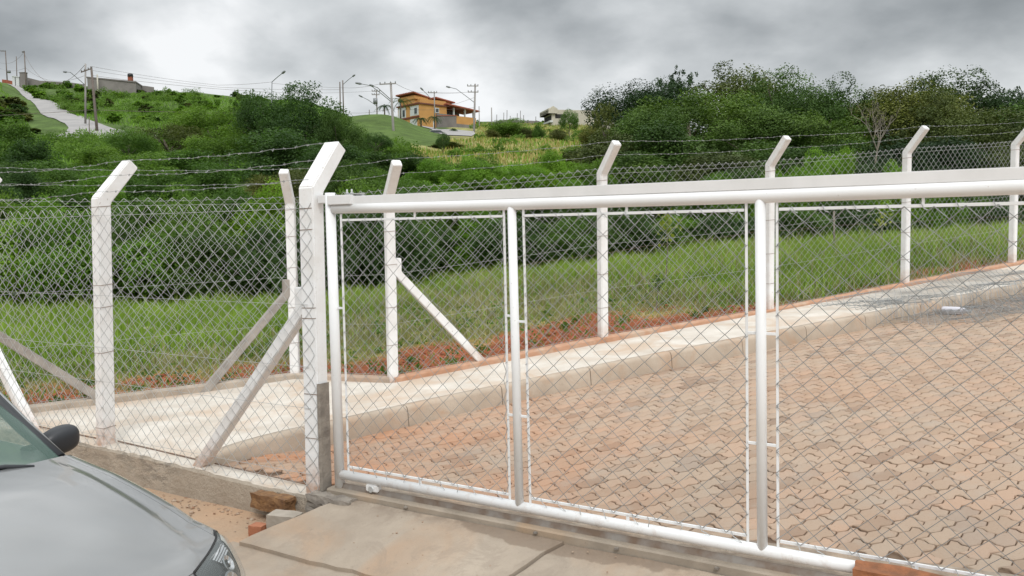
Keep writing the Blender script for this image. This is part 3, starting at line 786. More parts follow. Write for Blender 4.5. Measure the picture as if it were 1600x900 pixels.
for f in (.08, .52, .93):
    e = -.05 * .7
    barbed([armp(GP(s, 0, 0), GN, (.28, .31), 2.0, f) + Vector((-GN.x * .04, -GN.y * .04, .03)) for s in (spc, sp155 + .07, spg)], ff, .03)
for s, hs in ((sp155, (.13, .75, 1.12, 1.30, 1.93)), (spg, (.32, .62, 1.13, 1.2, 1.72, 1.86))):
    for z in hs: tie(GP(s + (.075 * z / 2 if s == sp155 else 0), 0, z), ff, d=GD)
# --- rear fence
def zb(P): return Vector(P)
rf = tag(empty('rear_fence', RL[3]), 'long chain link fence with leaning post tops between the sidewalk and the grass', 'fence')
NR = Vector((FN.x, FN.y))
ndl = [None, (.02, -1), (.43, -.90), NR, NR, NR, NR, NR, NR]
NL = Vector((.536, -.844))
for i in range(1, 9):
    n = Vector(ndl[i]).normalized()
    post(RL[i], n, rf, .098, .098, 1.98, (.30 if i > 1 else .26, .34 if i != 2 else .32), splash=(.10 if i < 3 else .30))
brace(Vector((RL[1].x - .06, RL[1].y - .03, 1.03)), (-3.33, 8.97, .0), rf, .08, M_GREYBRACE)
brace(Vector((RL[2].x + .065, RL[2].y + .03, 1.27)), (-.32, 9.38, .22), rf, .08)
brace(Vector((RL[0].x + .12, RL[0].y + .07, .82)), (-4.10, 8.49, .0), rf, .08, M_GREYBRACE)
for i in range(8):
    a, b_ = RL[i], RL[i + 1]; 
    mesh_panel(a, b_, .118, .110, 37, .0026, rf, .02, -.052, i % 2)
    for z in (.08, .62, 1.15, 1.98): tension(a + Vector((0, 0, 0)), b_, z, rf)
    for z in (.4, .8, 1.25, 1.6, 1.9):
        if i and i < 7: tie(RL[i] + Vector((0, 0, z)), rf, d=(Vector(ndl[i]).normalized()), half=.055)
for f in (.06, .5, .92):
    pts = []
    for i in range(0, 9):
        n = Vector(ndl[i]).normalized() if i else NL
        pts.append(armp(RL[i], n, (.30, .34), 1.98, f) + Vector((0, 0, .045)))
    barbed(pts, rf, .025)
# concrete beam at the foot
def beam(a, b_, mat):
    a = Vector(a); b_ = Vector(b_); d = (b_ - a); L = d.length; n = int(L / .12); rows = []
    d2 = Vector((d.x, d.y)).normalized(); nn = Vector((d2.y, -d2.x))
    for i in range(n + 1):
        p = a.lerp(b_, i / n); rg = .006 * mnoise.noise(Vector((p.x * 7, p.y * 7, 1)))
        rows.append([(p.x + nn.x * o_, p.y + nn.y * o_, p.z + z) for o_, z in ((.068, -.12), (.066 + rg, .040), (.055, .055 + rg), (-.055 + rg, .055), (-.062, .03), (-.065, -.2))])
    bb = MB(); bb.grid(rows, False); return bb.build('foot_beam', mat, rf)
for i in range(8): beam(RL[i], RL[i + 1], M_CURB if i < 2 else M_CURBRED)

# ------------------------------------------------------------------ gate
gate = tag(empty('sliding_gate', GP(0, 0, 0)), 'white tubular sliding gate filled with chain link panels', 'gate')
ZT, ZB = 1.845, .086; RT = .034
def tubeo(name, pts, r, par, mat=None, n=20):
    b = MB(); b.tube(pts, r, n); return b.build(name, mat or M_PAINT, par)
top_pts = [GP(s, 0, ZT + .012 * (1 - ((s - 2.4) / 2.4) ** 2) * -1 + .008) for s in np.linspace(.02, 6.0, 14)]
tubeo('top_rail', top_pts, .0345, gate); tubeo('bottom_rail', [GP(.03, 0, ZB), GP(3, 0, ZB - .004), GP(6.0, 0, ZB)], .031, gate)
for k, (sb, st) in enumerate(((.009, -.012), (1.406, 1.378), (2.809, 2.787), (4.21, 4.2), (5.6, 5.6))):
    z0 = -.03 if k == 0 else ZB + .005; z1 = 1.955 if k == 0 else ZT - .01
    tubeo('upright', [GP(sb, -.004 if k else 0, z0), GP(st, -.004 if k else 0, z1)], .0255 if k else .033, gate)
b = MB(); t = .052
b.poly_extrude([GP(.16, .03, ZT + .026), GP(.16, -.022, ZT + .026), GP(.16, -.022, ZT + .082), GP(.16, .03, ZT + .082)], GP(6.0, 0, 0) - GP(.16, 0, 0), .003)
b.build('guide_channel', M_PAINT2, gate)
ry = math.atan2(GD.y, GD.x)
b = MB(); b.box(GP(.10, -.012, 1.905), (.20, .066, .062), ry, .004); b.build('latch_box', M_PAINT2, gate)
b = MB(); b.box(GP(-.06, 0.01, 1.915), (.08, .07, .055), ry, .004); b.build('post_bracket', M_PAINT2, ff)
b = MB(); b.box(GP(.20, .01, 1.942), (.12, .05, .006), ry, .001); b.box(GP(.225, .02, 1.925), (.06, .03, .03), ry, .002); b.build('latch_plate', M_WIRE, gate)
for s in (.145, .185):
    b = MB(); b.tube([GP(s, -.01, 1.93), GP(s, -.01, 1.972)], .006, 8); b.tube([GP(s, -.01, 1.945), GP(s, -.01, 1.953)], .011, 6); b.build('bolt', M_WIRE, gate)
panels = [(.078, 1.322, .088, 1.338), (1.452, 2.718, 1.476, 2.735), (2.866, 4.14, 2.884, 4.14), (4.27, 5.54, 4.27, 5.54)]
for k, (tl, trr, bl, br) in enumerate(panels):
    fr = empty('inner_frame', GP(tl, 0, .1)); fr.parent = gate; fr.matrix_parent_inverse = Matrix.Translation(-gate.location)
    # flat bars: two stiles run from rail to rail, two ledges between them
    def bar(A, B, wn, name='flat_bar', par=gate):
        b = MB(); A = Vector(A); B = Vector(B); d = (B - A).normalized(); s = Vector((GN.x, GN.y, 0)); u = d.cross(s).normalized()
        hw = wn / 2; b.poly_extrude([A + s * .006 + u * hw, A + s * .006 - u * hw, A - s * .005 - u * hw, A - s * .005 + u * hw], B - A, .0015)
        return b.build(name, M_PAINT, par)
    bpy.data.objects.remove(fr)
    zt_, zb_ = 1.775, .145
    bar(GP(tl, 0, ZT - .03), GP(bl, 0, ZB + .025), .012, 'frame_stile'); bar(GP(trr, 0, ZT - .03), GP(br, 0, ZB + .025), .012, 'frame_stile')
    bar(GP(tl + .01, 0, zt_), GP(trr - .01, 0, zt_), .015, 'frame_rail'); bar(GP(bl + .01, 0, zb_), GP(br - .01, 0, zb_), .015, 'frame_rail')
    mid = (tl + trr) / 2 + (-.02 if k == 0 else 0)
    bar(GP(mid, 0, ZT - .03), GP(mid, 0, zt_), .012, 'frame_stub'); bar(GP(mid, 0, ZB + .025), GP(mid, 0, zb_), .016, 'frame_stub')
    for z in ((.62, 1.17) if k else (1.2, .62)):
        if k or z == 1.2: bar(GP(tl - .05, 0, z), GP(tl + (bl - tl) * .4, 0, z), .014, 'frame_stub')
        bar(GP(trr + .002 + (br - trr) * .4, 0, z), GP(trr + .06, 0, z), .014, 'frame_stub')
    mesh_panel(GP(tl + .008, 0, 0), GP(trr + .008, 0, 0), .122, .112, 29, .0024, gate, .148, .012, k % 2, M_WIREG)
    b = MB()   # loose clips where the mesh is laced to the lower bar
    for i in range(9):
        s = bl + .08 + i * (br - bl - .16) / 8 + random.uniform(-.03, .03); a = random.uniform(-.03, .03)
        b.tube([GP(s - .012, -.012, zb_ + .014), GP(s, -.016, zb_ - .01), GP(s + .02 + a, -.02, zb_ - .02 - random.random() * .02)], .0024, 4)
        s2 = tl + .08 + i * (trr - tl - .16) / 8; b.tube([GP(s2 - .008, -.01, zt_ + .013), GP(s2 + .004, -.014, zt_ - .012), GP(s2 + .02, -.01, zt_ - .02)], .0022, 4)
    tag(b.build('lacing_wire', M_WIREG, gate), kind='stuff')
    b = MB()
    for z in np.arange(.25, 1.75, .112):
        for s in (bl + (tl - bl) * z / 1.8, br + (trr - br) * z / 1.8):
            b.tube([GP(s - .007, -.007, z), GP(s, -.010, z + .004), GP(s + .008, -.007, z + .010)], .0017, 4)
    tag(b.build('lacing_wire', M_WIREG, gate), kind='stuff')
b = MB(); b.box(GP(.30, .0, .035), (.10, .05, .05), ry, .008); b.build('roller_bracket', M_PAINT2, gate)
b = MB(); b.tube([GP(.30, -.032, .03), GP(.30, .032, .03)], .02, 14); b.build('roller', M_WIRE, gate)

# ------------------------------------------------------------------ masonry leftovers by the gate post
def lump(name, c, size, rotz, mat, label, cat, seed, rough=.012, rot=None, group=None):
    t = bmesh.new(); bmesh.ops.create_cube(t, size=1); bmesh.ops.subdivide_edges(t, edges=t.edges[:], cuts=5, use_grid_fill=True)
    for v in t.verts:
        v.co = Vector((v.co.x * size[0], v.co.y * size[1], v.co.z * size[2]))
        n = mnoise.noise_vector(v.co * 14 + Vector((seed, 0, 0))); v.co += n * rough; n = mnoise.noise_vector(v.co * 45 + Vector((seed, 3, 0))); v.co += n * rough * .35
    R3 = rot or Matrix.Rotation(rotz, 3, 'Z')
    bmesh.ops.rotate(t, matrix=R3, verts=t.verts)
    b = MB(); b.add(t); o = b.build(name, mat); o.location = c
    return tag(o, label, cat, group)
M_PCONC = simple('pale_offcut', (.42, .37, .31), (.33, .29, .24), 9, .9, bmp=.5)
M_CLAY = simple('fired_clay', (.34, .13, .055), (.20, .085, .04), 18, .85, bmp=.7, bscale=60, bdist=.008)
M_WOODB = simple('old_broken_block', (.27, .145, .06), (.15, .075, .035), 22, .85, bmp=.9, bscale=40, bdist=.012)
M_BRICKR = simple('red_brick', (.42, .17, .09), (.32, .13, .075), 14, .85, bmp=.6, bscale=70)
lump('broken_block', GP(-.47, -.15, -.135), (.34, .10, .10), ry, M_WOODB, 'large broken brown clay block lying against the low wall', 'brick', 2, .016, rot=Matrix.Rotation(ry - .02, 3, 'Z') @ Matrix.Rotation(-.02, 3, 'Y'))
lump('brick_fragment', GP(-.34, -.40, -.235), (.10, .075, .08), ry + .2, M_BRICKR, 'small squarish red brick fragment standing on the earth', 'brick', 5, .005)
lump('concrete_piece', GP(-.19, -.31, -.19), (.20, .12, .13), ry + .25, M_PCONC, 'pale concrete offcut beside the red brick fragment', 'concrete piece', 9, .006)
lump('mortar_heap', GP(.03, -.10, -.085), (.36, .10, .11), ry, M_CEMENT, 'heap of dark wet mortar at the foot of the gate post', 'mortar', 4, .03)
lump('clay_beam', GP(3.83, -.092, .022), (1.15, .11, .22), ry, M_CLAY, 'reddish brown rough beam lying along the gate rail at the right', 'beam', 8, .012)
def pebbles():
    b = MB(); r = random.Random(4)
    for k in range(420):
        if k < 250: s = r.uniform(-3.3, -.2); g = .09 + abs(r.gauss(0, .13)); z = -.268
        elif k < 330: s = r.uniform(.2, 4); g = r.uniform(.1, .62); z = zramp(s, g) - .0
        else: s = r.uniform(-2, -.3); g = r.uniform(.1, 1.2); z = -.27
        sz = r.uniform(.004, .012) * (1.6 if k < 250 and r.random() < .25 else 1)
        if k >= 250 and k < 330: sz *= .6
        p = GP(s, -g, z); t = bmesh.new(); bmesh.ops.create_icosphere(t, subdivisions=1, radius=sz)
        for v in t.verts: v.co = Vector((v.co.x * r.uniform(.8, 1.4), v.co.y, v.co.z * .6)) + Vector(p) + mnoise.noise_vector(v.co * 90) * sz * .3
        b.add(t)
    tag(b.build('rubble', simple('rubble', (.30, .17, .10), (.42, .34, .26), 30, .95)), 'crumbs of earth and mortar strewn along the low wall and ramp', 'rubble', kind='stuff')
pebbles()

# ------------------------------------------------------------------ the silver car
def car_paint():
    m, t, b, o = new_mat('silver_car_paint')
    b.inputs['Base Color'].default_value = (.29, .293, .293, 1); b.inputs['Metallic'].default_value = .65; b.inputs['Roughness'].default_value = .33
    b.inputs['Coat Weight'].default_value = 1.0; b.inputs['Coat Roughness'].default_value = .035
    p = wpos(t); f = tex(t, 1500, 2, vec=p); bump(t, b, f, .03, .0005)
    d = ramp(t, tex(t, 5, 6, .7, vec=p), ((.45, 0), (.8, .25))); t.links.new(mixc(t, d, (.29, .293, .293), (.34, .33, .31)), b.inputs['Base Color'])
    return m
M_CAR = car_paint()
M_BLK = simple('black_plastic', (.022, .024, .028), None, rough=.42, bmp=.05, bscale=400)
M_RUBBER = simple('rubber', (.02, .02, .02), None, rough=.8)
M_CHROME = simple('reflector_chrome', (.75, .76, .77), None, rough=.12, metal=1)
def glass(name, col, alpha=.35, rough=.02):
    m, t, b, o = new_mat(name)
    b.inputs['Base Color'].default_value = (*col, 1); b.inputs['Roughness'].default_value = rough; b.inputs['IOR'].default_value = 1.5
    tr = N(t, 'ShaderNodeBsdfTransparent'); tr.inputs[0].default_value = (min(1, col[0] * 4 + .5), min(1, col[1] * 4 + .5), min(1, col[2] * 4 + .5), 1)
    mx = N(t, 'ShaderNodeMixShader', inp={0: alpha}); t.links.new(tr.outputs[0], mx.inputs[1]); t.links.new(b.outputs[0], mx.inputs[2]); t.links.new(mx.outputs[0], o.inputs[0]); return m
M_WINDSHIELD = glass('windscreen_glass', (.16, .27, .22), .42); M_LENS = glass('headlight_lens', (.30, .32, .31), .22)
M_LAMPIN = simple('lamp_inside', (.10, .115, .12), None, rough=.25, metal=.6); M_LAMPIN2 = simple('lamp_bezel', (.22, .24, .25), None, rough=.3, metal=.5)
M_SEAT = simple('beige_seat', (.42, .40, .33), (.36, .34, .28), 6, .9); M_AMBER = simple('indicator', (.55, .55, .50), None, rough=.2)
def build_car():
    root = tag(empty('parked_car', (-1.30, 2.516, -.262)), 'silver car with black mirror parked in front of the low wall at lower left', 'car')
    root.rotation_euler.z = math.atan2(-.515, .857)
    def mk(rows, name, mat, parent=root, smooth_=True, keep=None):
        b = MB(); vs = [[b.bm.verts.new(p) for p in r] for r in rows]
        for i in range(len(vs) - 1):
            for k in range(len(vs[0]) - 1):
                if keep and not keep(i, k): continue
                f = b.bm.faces.new((vs[i][k], vs[i][k + 1], vs[i + 1][k + 1], vs[i + 1][k])); f.smooth = smooth_
        loose = [v for v in b.bm.verts if not v.link_faces]
        for v in loose: b.bm.verts.remove(v)
        me = bpy.data.meshes.new(name); b.bm.to_mesh(me); b.bm.free(); o = bpy.data.objects.new(name, me); COL.objects.link(o); me.materials.append(mat); o.parent = parent; return o
    path = [(-1.09, 1.012), (-.83, .992), (-.60, .955), (-.39, .912), (-.21, .865), (-.07, .812), (.0, .76), (.05, .70), (.08, .65), (.10, .60), (.16, .575), (.20, .53), (.21, .45), (.20, .35), (.16, .26), (.11, .2)]
    PX = [p[0] for p in path]; ts = np.arange(len(path))
    T = np.linspace(0, len(path) - 1, 91)
    def cr(t, arr):
        i = int(min(t, len(arr) - 1.001)); f = t - i; g = lambda k: arr[min(max(k, 0), len(arr) - 1)]
        p0, p1, p2, p3 = g(i - 1), g(i), g(i + 1), g(i + 2)
        return .5 * (2 * p1 + (p2 - p0) * f + (2 * p0 - 5 * p1 + 4 * p2 - p3) * f * f + (3 * p1 - p0 - 3 * p2 + p3) * f ** 3)
    side = [(0, 0), (.02, -.006), (.04, -.016), (.058, -.034), (.072, -.06), (.084, -.10), (.094, -.16), (.10, -.24), (.098, -.34), (.09, -.44), (.07, -.54)]
    YV = list(np.linspace(0, .70, 36))
    def S(t, v):
        X = cr(t, [p[0] for p in path]); Z = cr(t, [p[1] for p in path])
        sgn = 1 if v >= 0 else -1; a = abs(v)
        if a < len(YV): y = YV[a]; dz = 0
        else: k = a - len(YV) + 1; y = .70 + side[k][0]; dz = side[k][1]
        q = min(y, .80) / .80
        bow = .30 * q ** 2.6 * (1 if t > 2 else 1)
        hood = max(0, min(1, (6 - t) / 2))
        z = Z - .045 * (min(y, .7) / .7) ** 2.2 * hood + dz - .014 * smooth(min(1, max(0, (y - (.56 - .012 * t)) / .05))) * hood * smooth(min(1, max(0, (t + .2) / 1.2)))
        if t > 5: bow += .10 * max(0, (y - .66) / .14) ** 1.2
        z = max(z, .19)
        return (X - bow * (.75 if t < 1 else .75 + .25 * min(1, (t - 1) / 3)), sgn * y, z)
    nv = len(YV) + len(side) - 1
    V_ = list(range(-nv + 1, nv))
    rows = [[S(t, v) for v in V_] for t in T]
    def Sy(t, y):   # same surface at any width
        ys_ = YV + [.70 + q[0] for q in side[1:]]; k = int(np.searchsorted(ys_, y)); k = min(max(k, 1), len(ys_) - 1); f = (y - ys_[k - 1]) / (ys_[k] - ys_[k - 1])
        return Vector(S(t, k - 1)).lerp(Vector(S(t, k)), f)
    def lampreg(t, v):
        a = abs(v); y = YV[a] if a < len(YV) else .70 + side[a - len(YV) + 1][0]
        if not (.38 < y < .785): return False
        # upper edge: climbs towards the fender corner
        tu = 4.75 + max(0, (.70 - y)) / .26 * 1.25; tl = 9.6 - max(0, (y - .70)) * 6
        return tu < t < tl and (y > .46 + .02 * (t - 7))
    lamp = lambda i, k: lampreg((T[i] + T[i + 1]) / 2, (V_[k] + V_[k + 1]) / 2 if False else V_[k] if V_[k] >= 0 else V_[k + 1])
    def hoodr(i, k):
        t = (T[i] + T[i + 1]) / 2; a = abs(V_[k] if V_[k] >= 0 else V_[k + 1]); y = YV[a] if a < len(YV) else 9
        return t < 6.05 and y < .655
    ok = lambda i, k: True
    mk(rows, 'body', M_CAR, keep=lambda i, k: ok(i, k) and not hoodr(i, k))
    mk([[(x, y, z + .0025) for x, y, z in r] for r in rows], 'hood', M_CAR, keep=lambda i, k: ok(i, k) and hoodr(i, k))
    gap = MB()
    ih = [i for i, t in enumerate(T) if t <= 6.05]; kb = YV.index(min(YV, key=lambda q: abs(q - .655)))
    for sg in (1, -1):
        k = V_.index(sg * (kb)); gap.tube([Vector(rows[i][k]) + Vector((0, 0, -.001)) for i in ih], .0035, 5)
        pts = []
        for i in range(len(T) - 1):
            for kk in range(len(V_) - 1):
                pass
    o = gap.build('panel_gap', M_RUBBER); o.parent = root
    # headlights: dark housing, chrome bowls and a bulging clear lens let into the front corner
    LC = [(5.15, .705), (6.0, .42), (9.6, .44), (9.4, .78)]      # (station, width) corners: top outer, top inner, low inner, low outer
    def lampP(u, v, off, sg):
        q = [LC[0][j] * (1 - u) * (1 - v) + LC[1][j] * u * (1 - v) + LC[2][j] * u * v + LC[3][j] * (1 - u) * v for j in (0, 1)]
        e = .02; P0 = Sy(q[0], q[1]); du = Sy(q[0] + e, q[1]) - P0; dv = Sy(q[0], min(q[1] + e, .79)) - Sy(q[0], min(q[1] + e, .79) - e); n = du.cross(dv).normalized()
        if n.x < 0 and n.z < 0: n = -n
        P0 = P0 + n * off; return Vector((P0.x, P0.y * sg, P0.z))
    for sg in (1, -1):
        G = np.linspace(0, 1, 17)
        bulge = lambda u, v: .004 + .020 * (min(1, 5 * u * (1 - u)) * min(1, 5 * v * (1 - v))) ** .5
        ln = mk([[lampP(u, v, bulge(u, v), sg) for u in G] for v in G], 'headlight', M_LENS)
        mk([[lampP(u, v, .0025, sg) for u in G] for v in G], 'lamp_housing', M_LAMPIN, ln)
        mk([[lampP(u, v, .005 + .004 * math.sin(v * 60) * 0, sg) for u in np.linspace(.02, .17, 5)] for v in np.linspace(.08, .98, 15)], 'indicator', M_AMBER, ln)
        for (cu, cv, rad) in ((.56, .60, .055), (.42, .30, .030)):
            c = lampP(cu, cv, .005, sg); n = (lampP(cu, cv, .02, sg) - c).normalized(); ax = (lampP(cu + .05, cv, .005, sg) - c).normalized(); ay = n.cross(ax)
            for nm, r0_, r1_, h0, h1, mt in (('bowl', 1.0, .55, .010, .0035, M_CHROME), ('bulb', .28, .1, .010, .014, M_CHROME), ('bezel', 1.0, 1.12, .010, .006, M_LAMPIN2)):
                rr_ = [[c + ax * rad * q * math.cos(a) + ay * rad * q * math.sin(a) + n * h for a in np.linspace(0, 2 * math.pi, 25)] for q, h in ((r0_, h0), (r1_, h1))]
                mk(rr_, nm, mt, ln)
        for k in range(4):
            v0 = .10 + .035 * k; mk([[lampP(u, v0 + d, .006 + .004 * (d > 0), sg) for u in np.linspace(.26, .62 - .03 * k, 6)] for d in (0, .018)], 'reflector_rib', M_CHROME, ln)
        rim = [lampP(u, 0, .002, sg) for u in G] + [lampP(1, v, .002, sg) for v in G] + [lampP(u, 1, .002, sg) for u in G[::-1]] + [lampP(0, v, .002, sg) for v in G[::-1]]
        b = MB(); b.tube(rim[:17], .0055, 6); b.tube(rim[17:], .003, 6); oo = b.build('lamp_rim', M_RUBBER); oo.parent = ln
    # mid body and tail
    mid = [(-1.30, .95, .80), (-1.7, .96, .815), (-2.4, .965, .82), (-3.1, .96, .81), (-3.5, .94, .79), (-3.72, .88, .74), (-3.82, .75, .68), (-3.86, .5, .66), (-3.8, .28, .66)]
    R2 = []
    for X, zt, hw in mid:
        pr = [(hw - .10, zt), (hw - .05, zt - .02), (hw - .015, zt - .08), (hw, zt - .25), (hw - .005, zt - .4), (hw - .03, .26), (hw - .08, .19)]
        R2.append([(X, y, max(z, .19)) for y, z in pr[::-1]] + [(X, -y, max(z, .19)) for y, z in pr])
    mk(R2, 'rear_body', M_CAR)
    # greenhouse
    def wp(u, v):   # windscreen, u across -1..1, v up 0..1
        hw = .70 * (1 - v) + .545 * v; X = (-1.30 + .27 * (1 - u * u)) * (1 - v) + (-1.98 + .12 * (1 - u * u)) * v
        return (X, u * hw, .958 + .42 * v + .02 * (1 - u * u) + .05 * v * (1 - v))
    U_ = np.linspace(-1, 1, 25)
    mk([[wp(u, v) for u in U_] for v in np.linspace(0, 1, 14)], 'windshield', M_WINDSHIELD)
    mk([[(X, y * hw, z + .03 * (1 - y * y)) for y in U_] for X, hw, z in ((-1.98, .545, 1.378), (-2.2, .555, 1.40), (-2.7, .56, 1.405), (-3.2, .545, 1.38), (-3.4, .53, 1.34))], 'roof', M_CAR)
    mk([[(-3.4, y * .53, 1.34) for y in U_], [(-3.72, y * .66, .93) for y in U_]], 'rear_window', M_WINDSHIELD)
    for sg in (1, -1):
        mk([[(-1.32, sg * .70, .955), (-1.98, sg * .545, 1.375)], [(-2.35, sg * .735, .955), (-2.35, sg * .56, 1.375)], [(-3.65, sg * .70, .93), (-3.4, sg * .53, 1.335)]], 'side_window', M_WINDSHIELD)
        b = MB(); b.tube([(-1.30, sg * .69, .945), (-1.52, sg * .65, 1.075), (-1.75, sg * .608, 1.24), (-2.0, sg * .55, 1.385)], [.028, .032, .032, .03], 10); o = b.build('pillar', M_BLK); o.parent = root
        b = MB(); b.tube([(-1.29, sg * .715, .935), (-1.52, sg * .68, 1.08), (-1.75, sg * .64, 1.245), (-2.0, sg * .58, 1.395), (-2.7, sg * .60, 1.40), (-3.4, sg * .56, 1.33), (-3.7, sg * .70, .93)], .014, 8); o = b.build('roof_trim', M_CAR); o.parent = root
    # cowl, dashboard, wiper
    mk([[(-1.335 + .21 * (1 - u * u) + d, u * .70, z + .02 * (1 - u * u) - .01 * abs(u)) for u in U_] for d, z in ((.10, .942), (.055, .946), (.02, .955), (-.02, .96), (-.05, .94))], 'cowl', M_BLK)
    b = MB(); b.tube([(-1.10, .46, .985), (-1.13, .36, 1.01), (-1.16, .12, 1.03), (-1.17, -.20, 1.035)], [.014, .011, .009, .007], 8); b.tube([(-1.13, .30, 1.012), (-1.2, -.22, 1.045)], .008, 6); o = b.build('wiper', M_BLK); o.parent = root
    b = MB(); b.box((-1.62, 0, .88), (.5, 1.25, .12), bevel=.04); o = b.build('dashboard', simple('dash', (.09, .10, .10), None, rough=.7)); o.parent = root
    b = MB()
    for sg in (1, -1): b.box((-2.35, sg * .34, .85), (.14, .46, .62), bevel=.06, rot=Matrix.Rotation(-.25, 3, 'Y')); b.box((-2.43, sg * .34, 1.2), (.09, .24, .16), bevel=.04)
    b.box((-2.2, 0, .5), (1.0, 1.2, .2), bevel=.05)
    o = b.build('seats', M_SEAT); o.parent = root
    # mirror
    t = bmesh.new(); bmesh.ops.create_uvsphere(t, u_segments=28, v_segments=18, radius=1)
    for v in t.verts:
        c = v.co; sgn = lambda q: (1 if q >= 0 else -1)
        e = .72; c.x = sgn(c.x) * abs(c.x) ** e; c.y = sgn(c.y) * abs(c.y) ** e; c.z = sgn(c.z) * abs(c.z) ** e
        if c.x < 0: c.x *= .35
        tp = 1 - .18 * (c.y < 0) * abs(c.y); v.co = Vector((c.x * .07, c.y * .098, c.z * .068 * tp + .010 * c.y))
    for f in t.faces: f.smooth = True
    b = MB(); b.add(t); bmesh.ops.translate(b.bm, verts=b.bm.verts, vec=(-1.585, .85, .962)); o = b.build('mirror', M_BLK); o.parent = root
    b = MB(); b.tube([(-1.55, .68, .93), (-1.575, .78, .945)], [.045, .035], 10); oo = b.build('mirror_foot', M_BLK); oo.parent = o
    # grille, bumper strip, plate area, wheels
    b = MB(); b.box((.075, 0, .655), (.03, .62, .075), bevel=.01); o = b.build('grille', M_BLK); o.parent = root
    b = MB(); b.box((.20, 0, .36), (.05, .9, .10), bevel=.02); o = b.build('air_intake', M_BLK); o.parent = root
    for X in (-.62, -3.12):
        for sg in (1, -1):
            w = empty('wheel', (X, sg * .72, .285)); w.parent = root
            b = MB(); b.tube([(0, -.085, 0), (0, -.08, 0), (0, .08, 0), (0, .085, 0)], [.26, .285, .285, .26], 28); o = b.build('tyre', M_RUBBER); o.parent = w
            b = MB(); b.tube([(0, sg * .086, 0), (0, sg * .092, 0)], [.18, .17], 20)
            for k in range(6):
                a = k * math.pi / 3; b.box((.10 * math.cos(a), sg * .094, .10 * math.sin(a)), (.15, .01, .03), rot=Matrix.Rotation(-a, 3, 'Y'))
            o = b.build('rim', M_WIRE); o.parent = w
build_car()

# ------------------------------------------------------------------ foliage
def leaves(centers, normals, size, tint, rng, upbias=.35, wid=.55):
    n = len(centers)
    nr = normals * .55 + rng.normal(0, .6, (n, 3)); nr[:, 2] += upbias; nr /= np.linalg.norm(nr, axis=1)[:, None] + 1e-9
    a = rng.normal(0, 1, (n, 3)); a -= nr * (a * nr).sum(1)[:, None]; a /= np.linalg.norm(a, axis=1)[:, None] + 1e-9
    b = np.cross(nr, a); L = (size * rng.uniform(.6, 1.25, n))[:, None]
    V = np.stack([centers - a * L * .5, centers + b * L * wid * .5 - nr * L * .08, centers + a * L * .5 - nr * L * .12, centers - b * L * wid * .5 - nr * L * .08], 1)
    return V.reshape(-1, 3), np.arange(n * 4).reshape(-1, 4), np.repeat(tint, 4)
def crown_mesh(name, seed, nl, nleaf, size, lobes_r=(.13, .22), zmin=.2, airy=0., flat=1., twig=1., shell=False):
    r = np.random.default_rng(seed); C = []; Nn = []; T = []
    lob = []
    for i in range(nl):
        for _ in range(60):
            p = r.uniform(-1, 1, 3)
            if np.dot(p, p) < 1 and np.dot(p, p) > .12: break
        if shell:      # domed crown: the lobes sit on the outside of a rounded body
            p = p / np.linalg.norm(p) * r.uniform(.78, 1.0); p[2] = abs(p[2]) * 1.0 if r.random() < .75 else p[2]
        rad = r.uniform(*lobes_r); ex = .5 - rad * .75
        c = np.array([p[0] * ex, p[1] * ex, zmin + (1 - zmin) * (.5 + p[2] * .5 * (1 - rad)) ])
        # domed outline
        rr = math.hypot(c[0], c[1]) * 2; c[2] = zmin + (c[2] - zmin) * (1 - (.25 if shell else .45) * rr ** 2.5 * flat)
        lob.append((c, rad, r.uniform(0, 1)))
    lob.append((np.array([0, 0, zmin + (1 - zmin) * .5]), .26, .4))
    per = nleaf // len(lob)
    for c, rad, tn in lob:
        m = int(per * (rad / .18) ** 2 * .9); d = r.normal(0, 1, (m, 3)); d /= np.linalg.norm(d, axis=1)[:, None]
        # sub clumps: pull leaves towards random twig ends
        tw = r.normal(0, 1, (max(6, m // 45), 3)); tw /= np.linalg.norm(tw, axis=1)[:, None]; k = r.integers(0, len(tw), m)
        d = d * (.42 / max(twig, .3) - airy * .2) + tw[k]; d /= np.linalg.norm(d, axis=1)[:, None]
        rr = rad * (.62 + .5 * r.uniform(0, 1, m) ** .8) * (1 + .13 * np.sin(k * 2.4))
        P = c + d * rr[:, None] * np.array([1, 1, .82 * flat])
        tc = r.uniform(0, 1, len(tw))[k]
        C.append(P); Nn.append(d); T.append(np.clip(.62 * tn + .30 * tc + .10 * r.uniform(0, 1, m), 0, 1))
    C = np.concatenate(C); keep = C[:, 2] > .0; V, F, T = leaves(C[keep], np.concatenate(Nn)[keep], size, np.concatenate(T)[keep], r, .75)
    return np_mesh(name, V, F, False, {'tint': T})
CR = {'tree': [crown_mesh('crown', 10 + k, 26 + k, 36000, .0215, (.10, .17), zmin=.12, twig=.65, shell=True) for k in range(6)],
      'airy': [crown_mesh('crown', 30 + k, 24, 9000, .032, (.08, .15), .3, 1.) for k in range(2)],
      'bush': [crown_mesh('foliage', 50 + k, 22, 24000, .030, (.13, .23), .0, twig=.7) for k in range(5)],
      'small': [crown_mesh('foliage', 70 + k, 8, 1500, .13, (.2, .3), .0) for k in range(3)]}
LM = {'wmid': L_WMID, 'wdark': L_WDARK, 'wolive': L_WOLIVE, 'dark': L_DARK, 'mid': L_MID, 'olive': L_OLIVE, 'bright': L_BRIGHT, 'dry': L_DRY}
for ms in CR.values():
    for me in ms: me.materials.append(L_MID)
def foliage_obj(name, kind, k, mat):
    """object sharing one crown mesh, with its own leaf material"""
    o = bpy.data.objects.new(name, CR[kind][k % len(CR[kind])]); COL.objects.link(o)
    o.material_slots[0].link = 'OBJECT'; o.material_slots[0].material = LM[mat]; return o
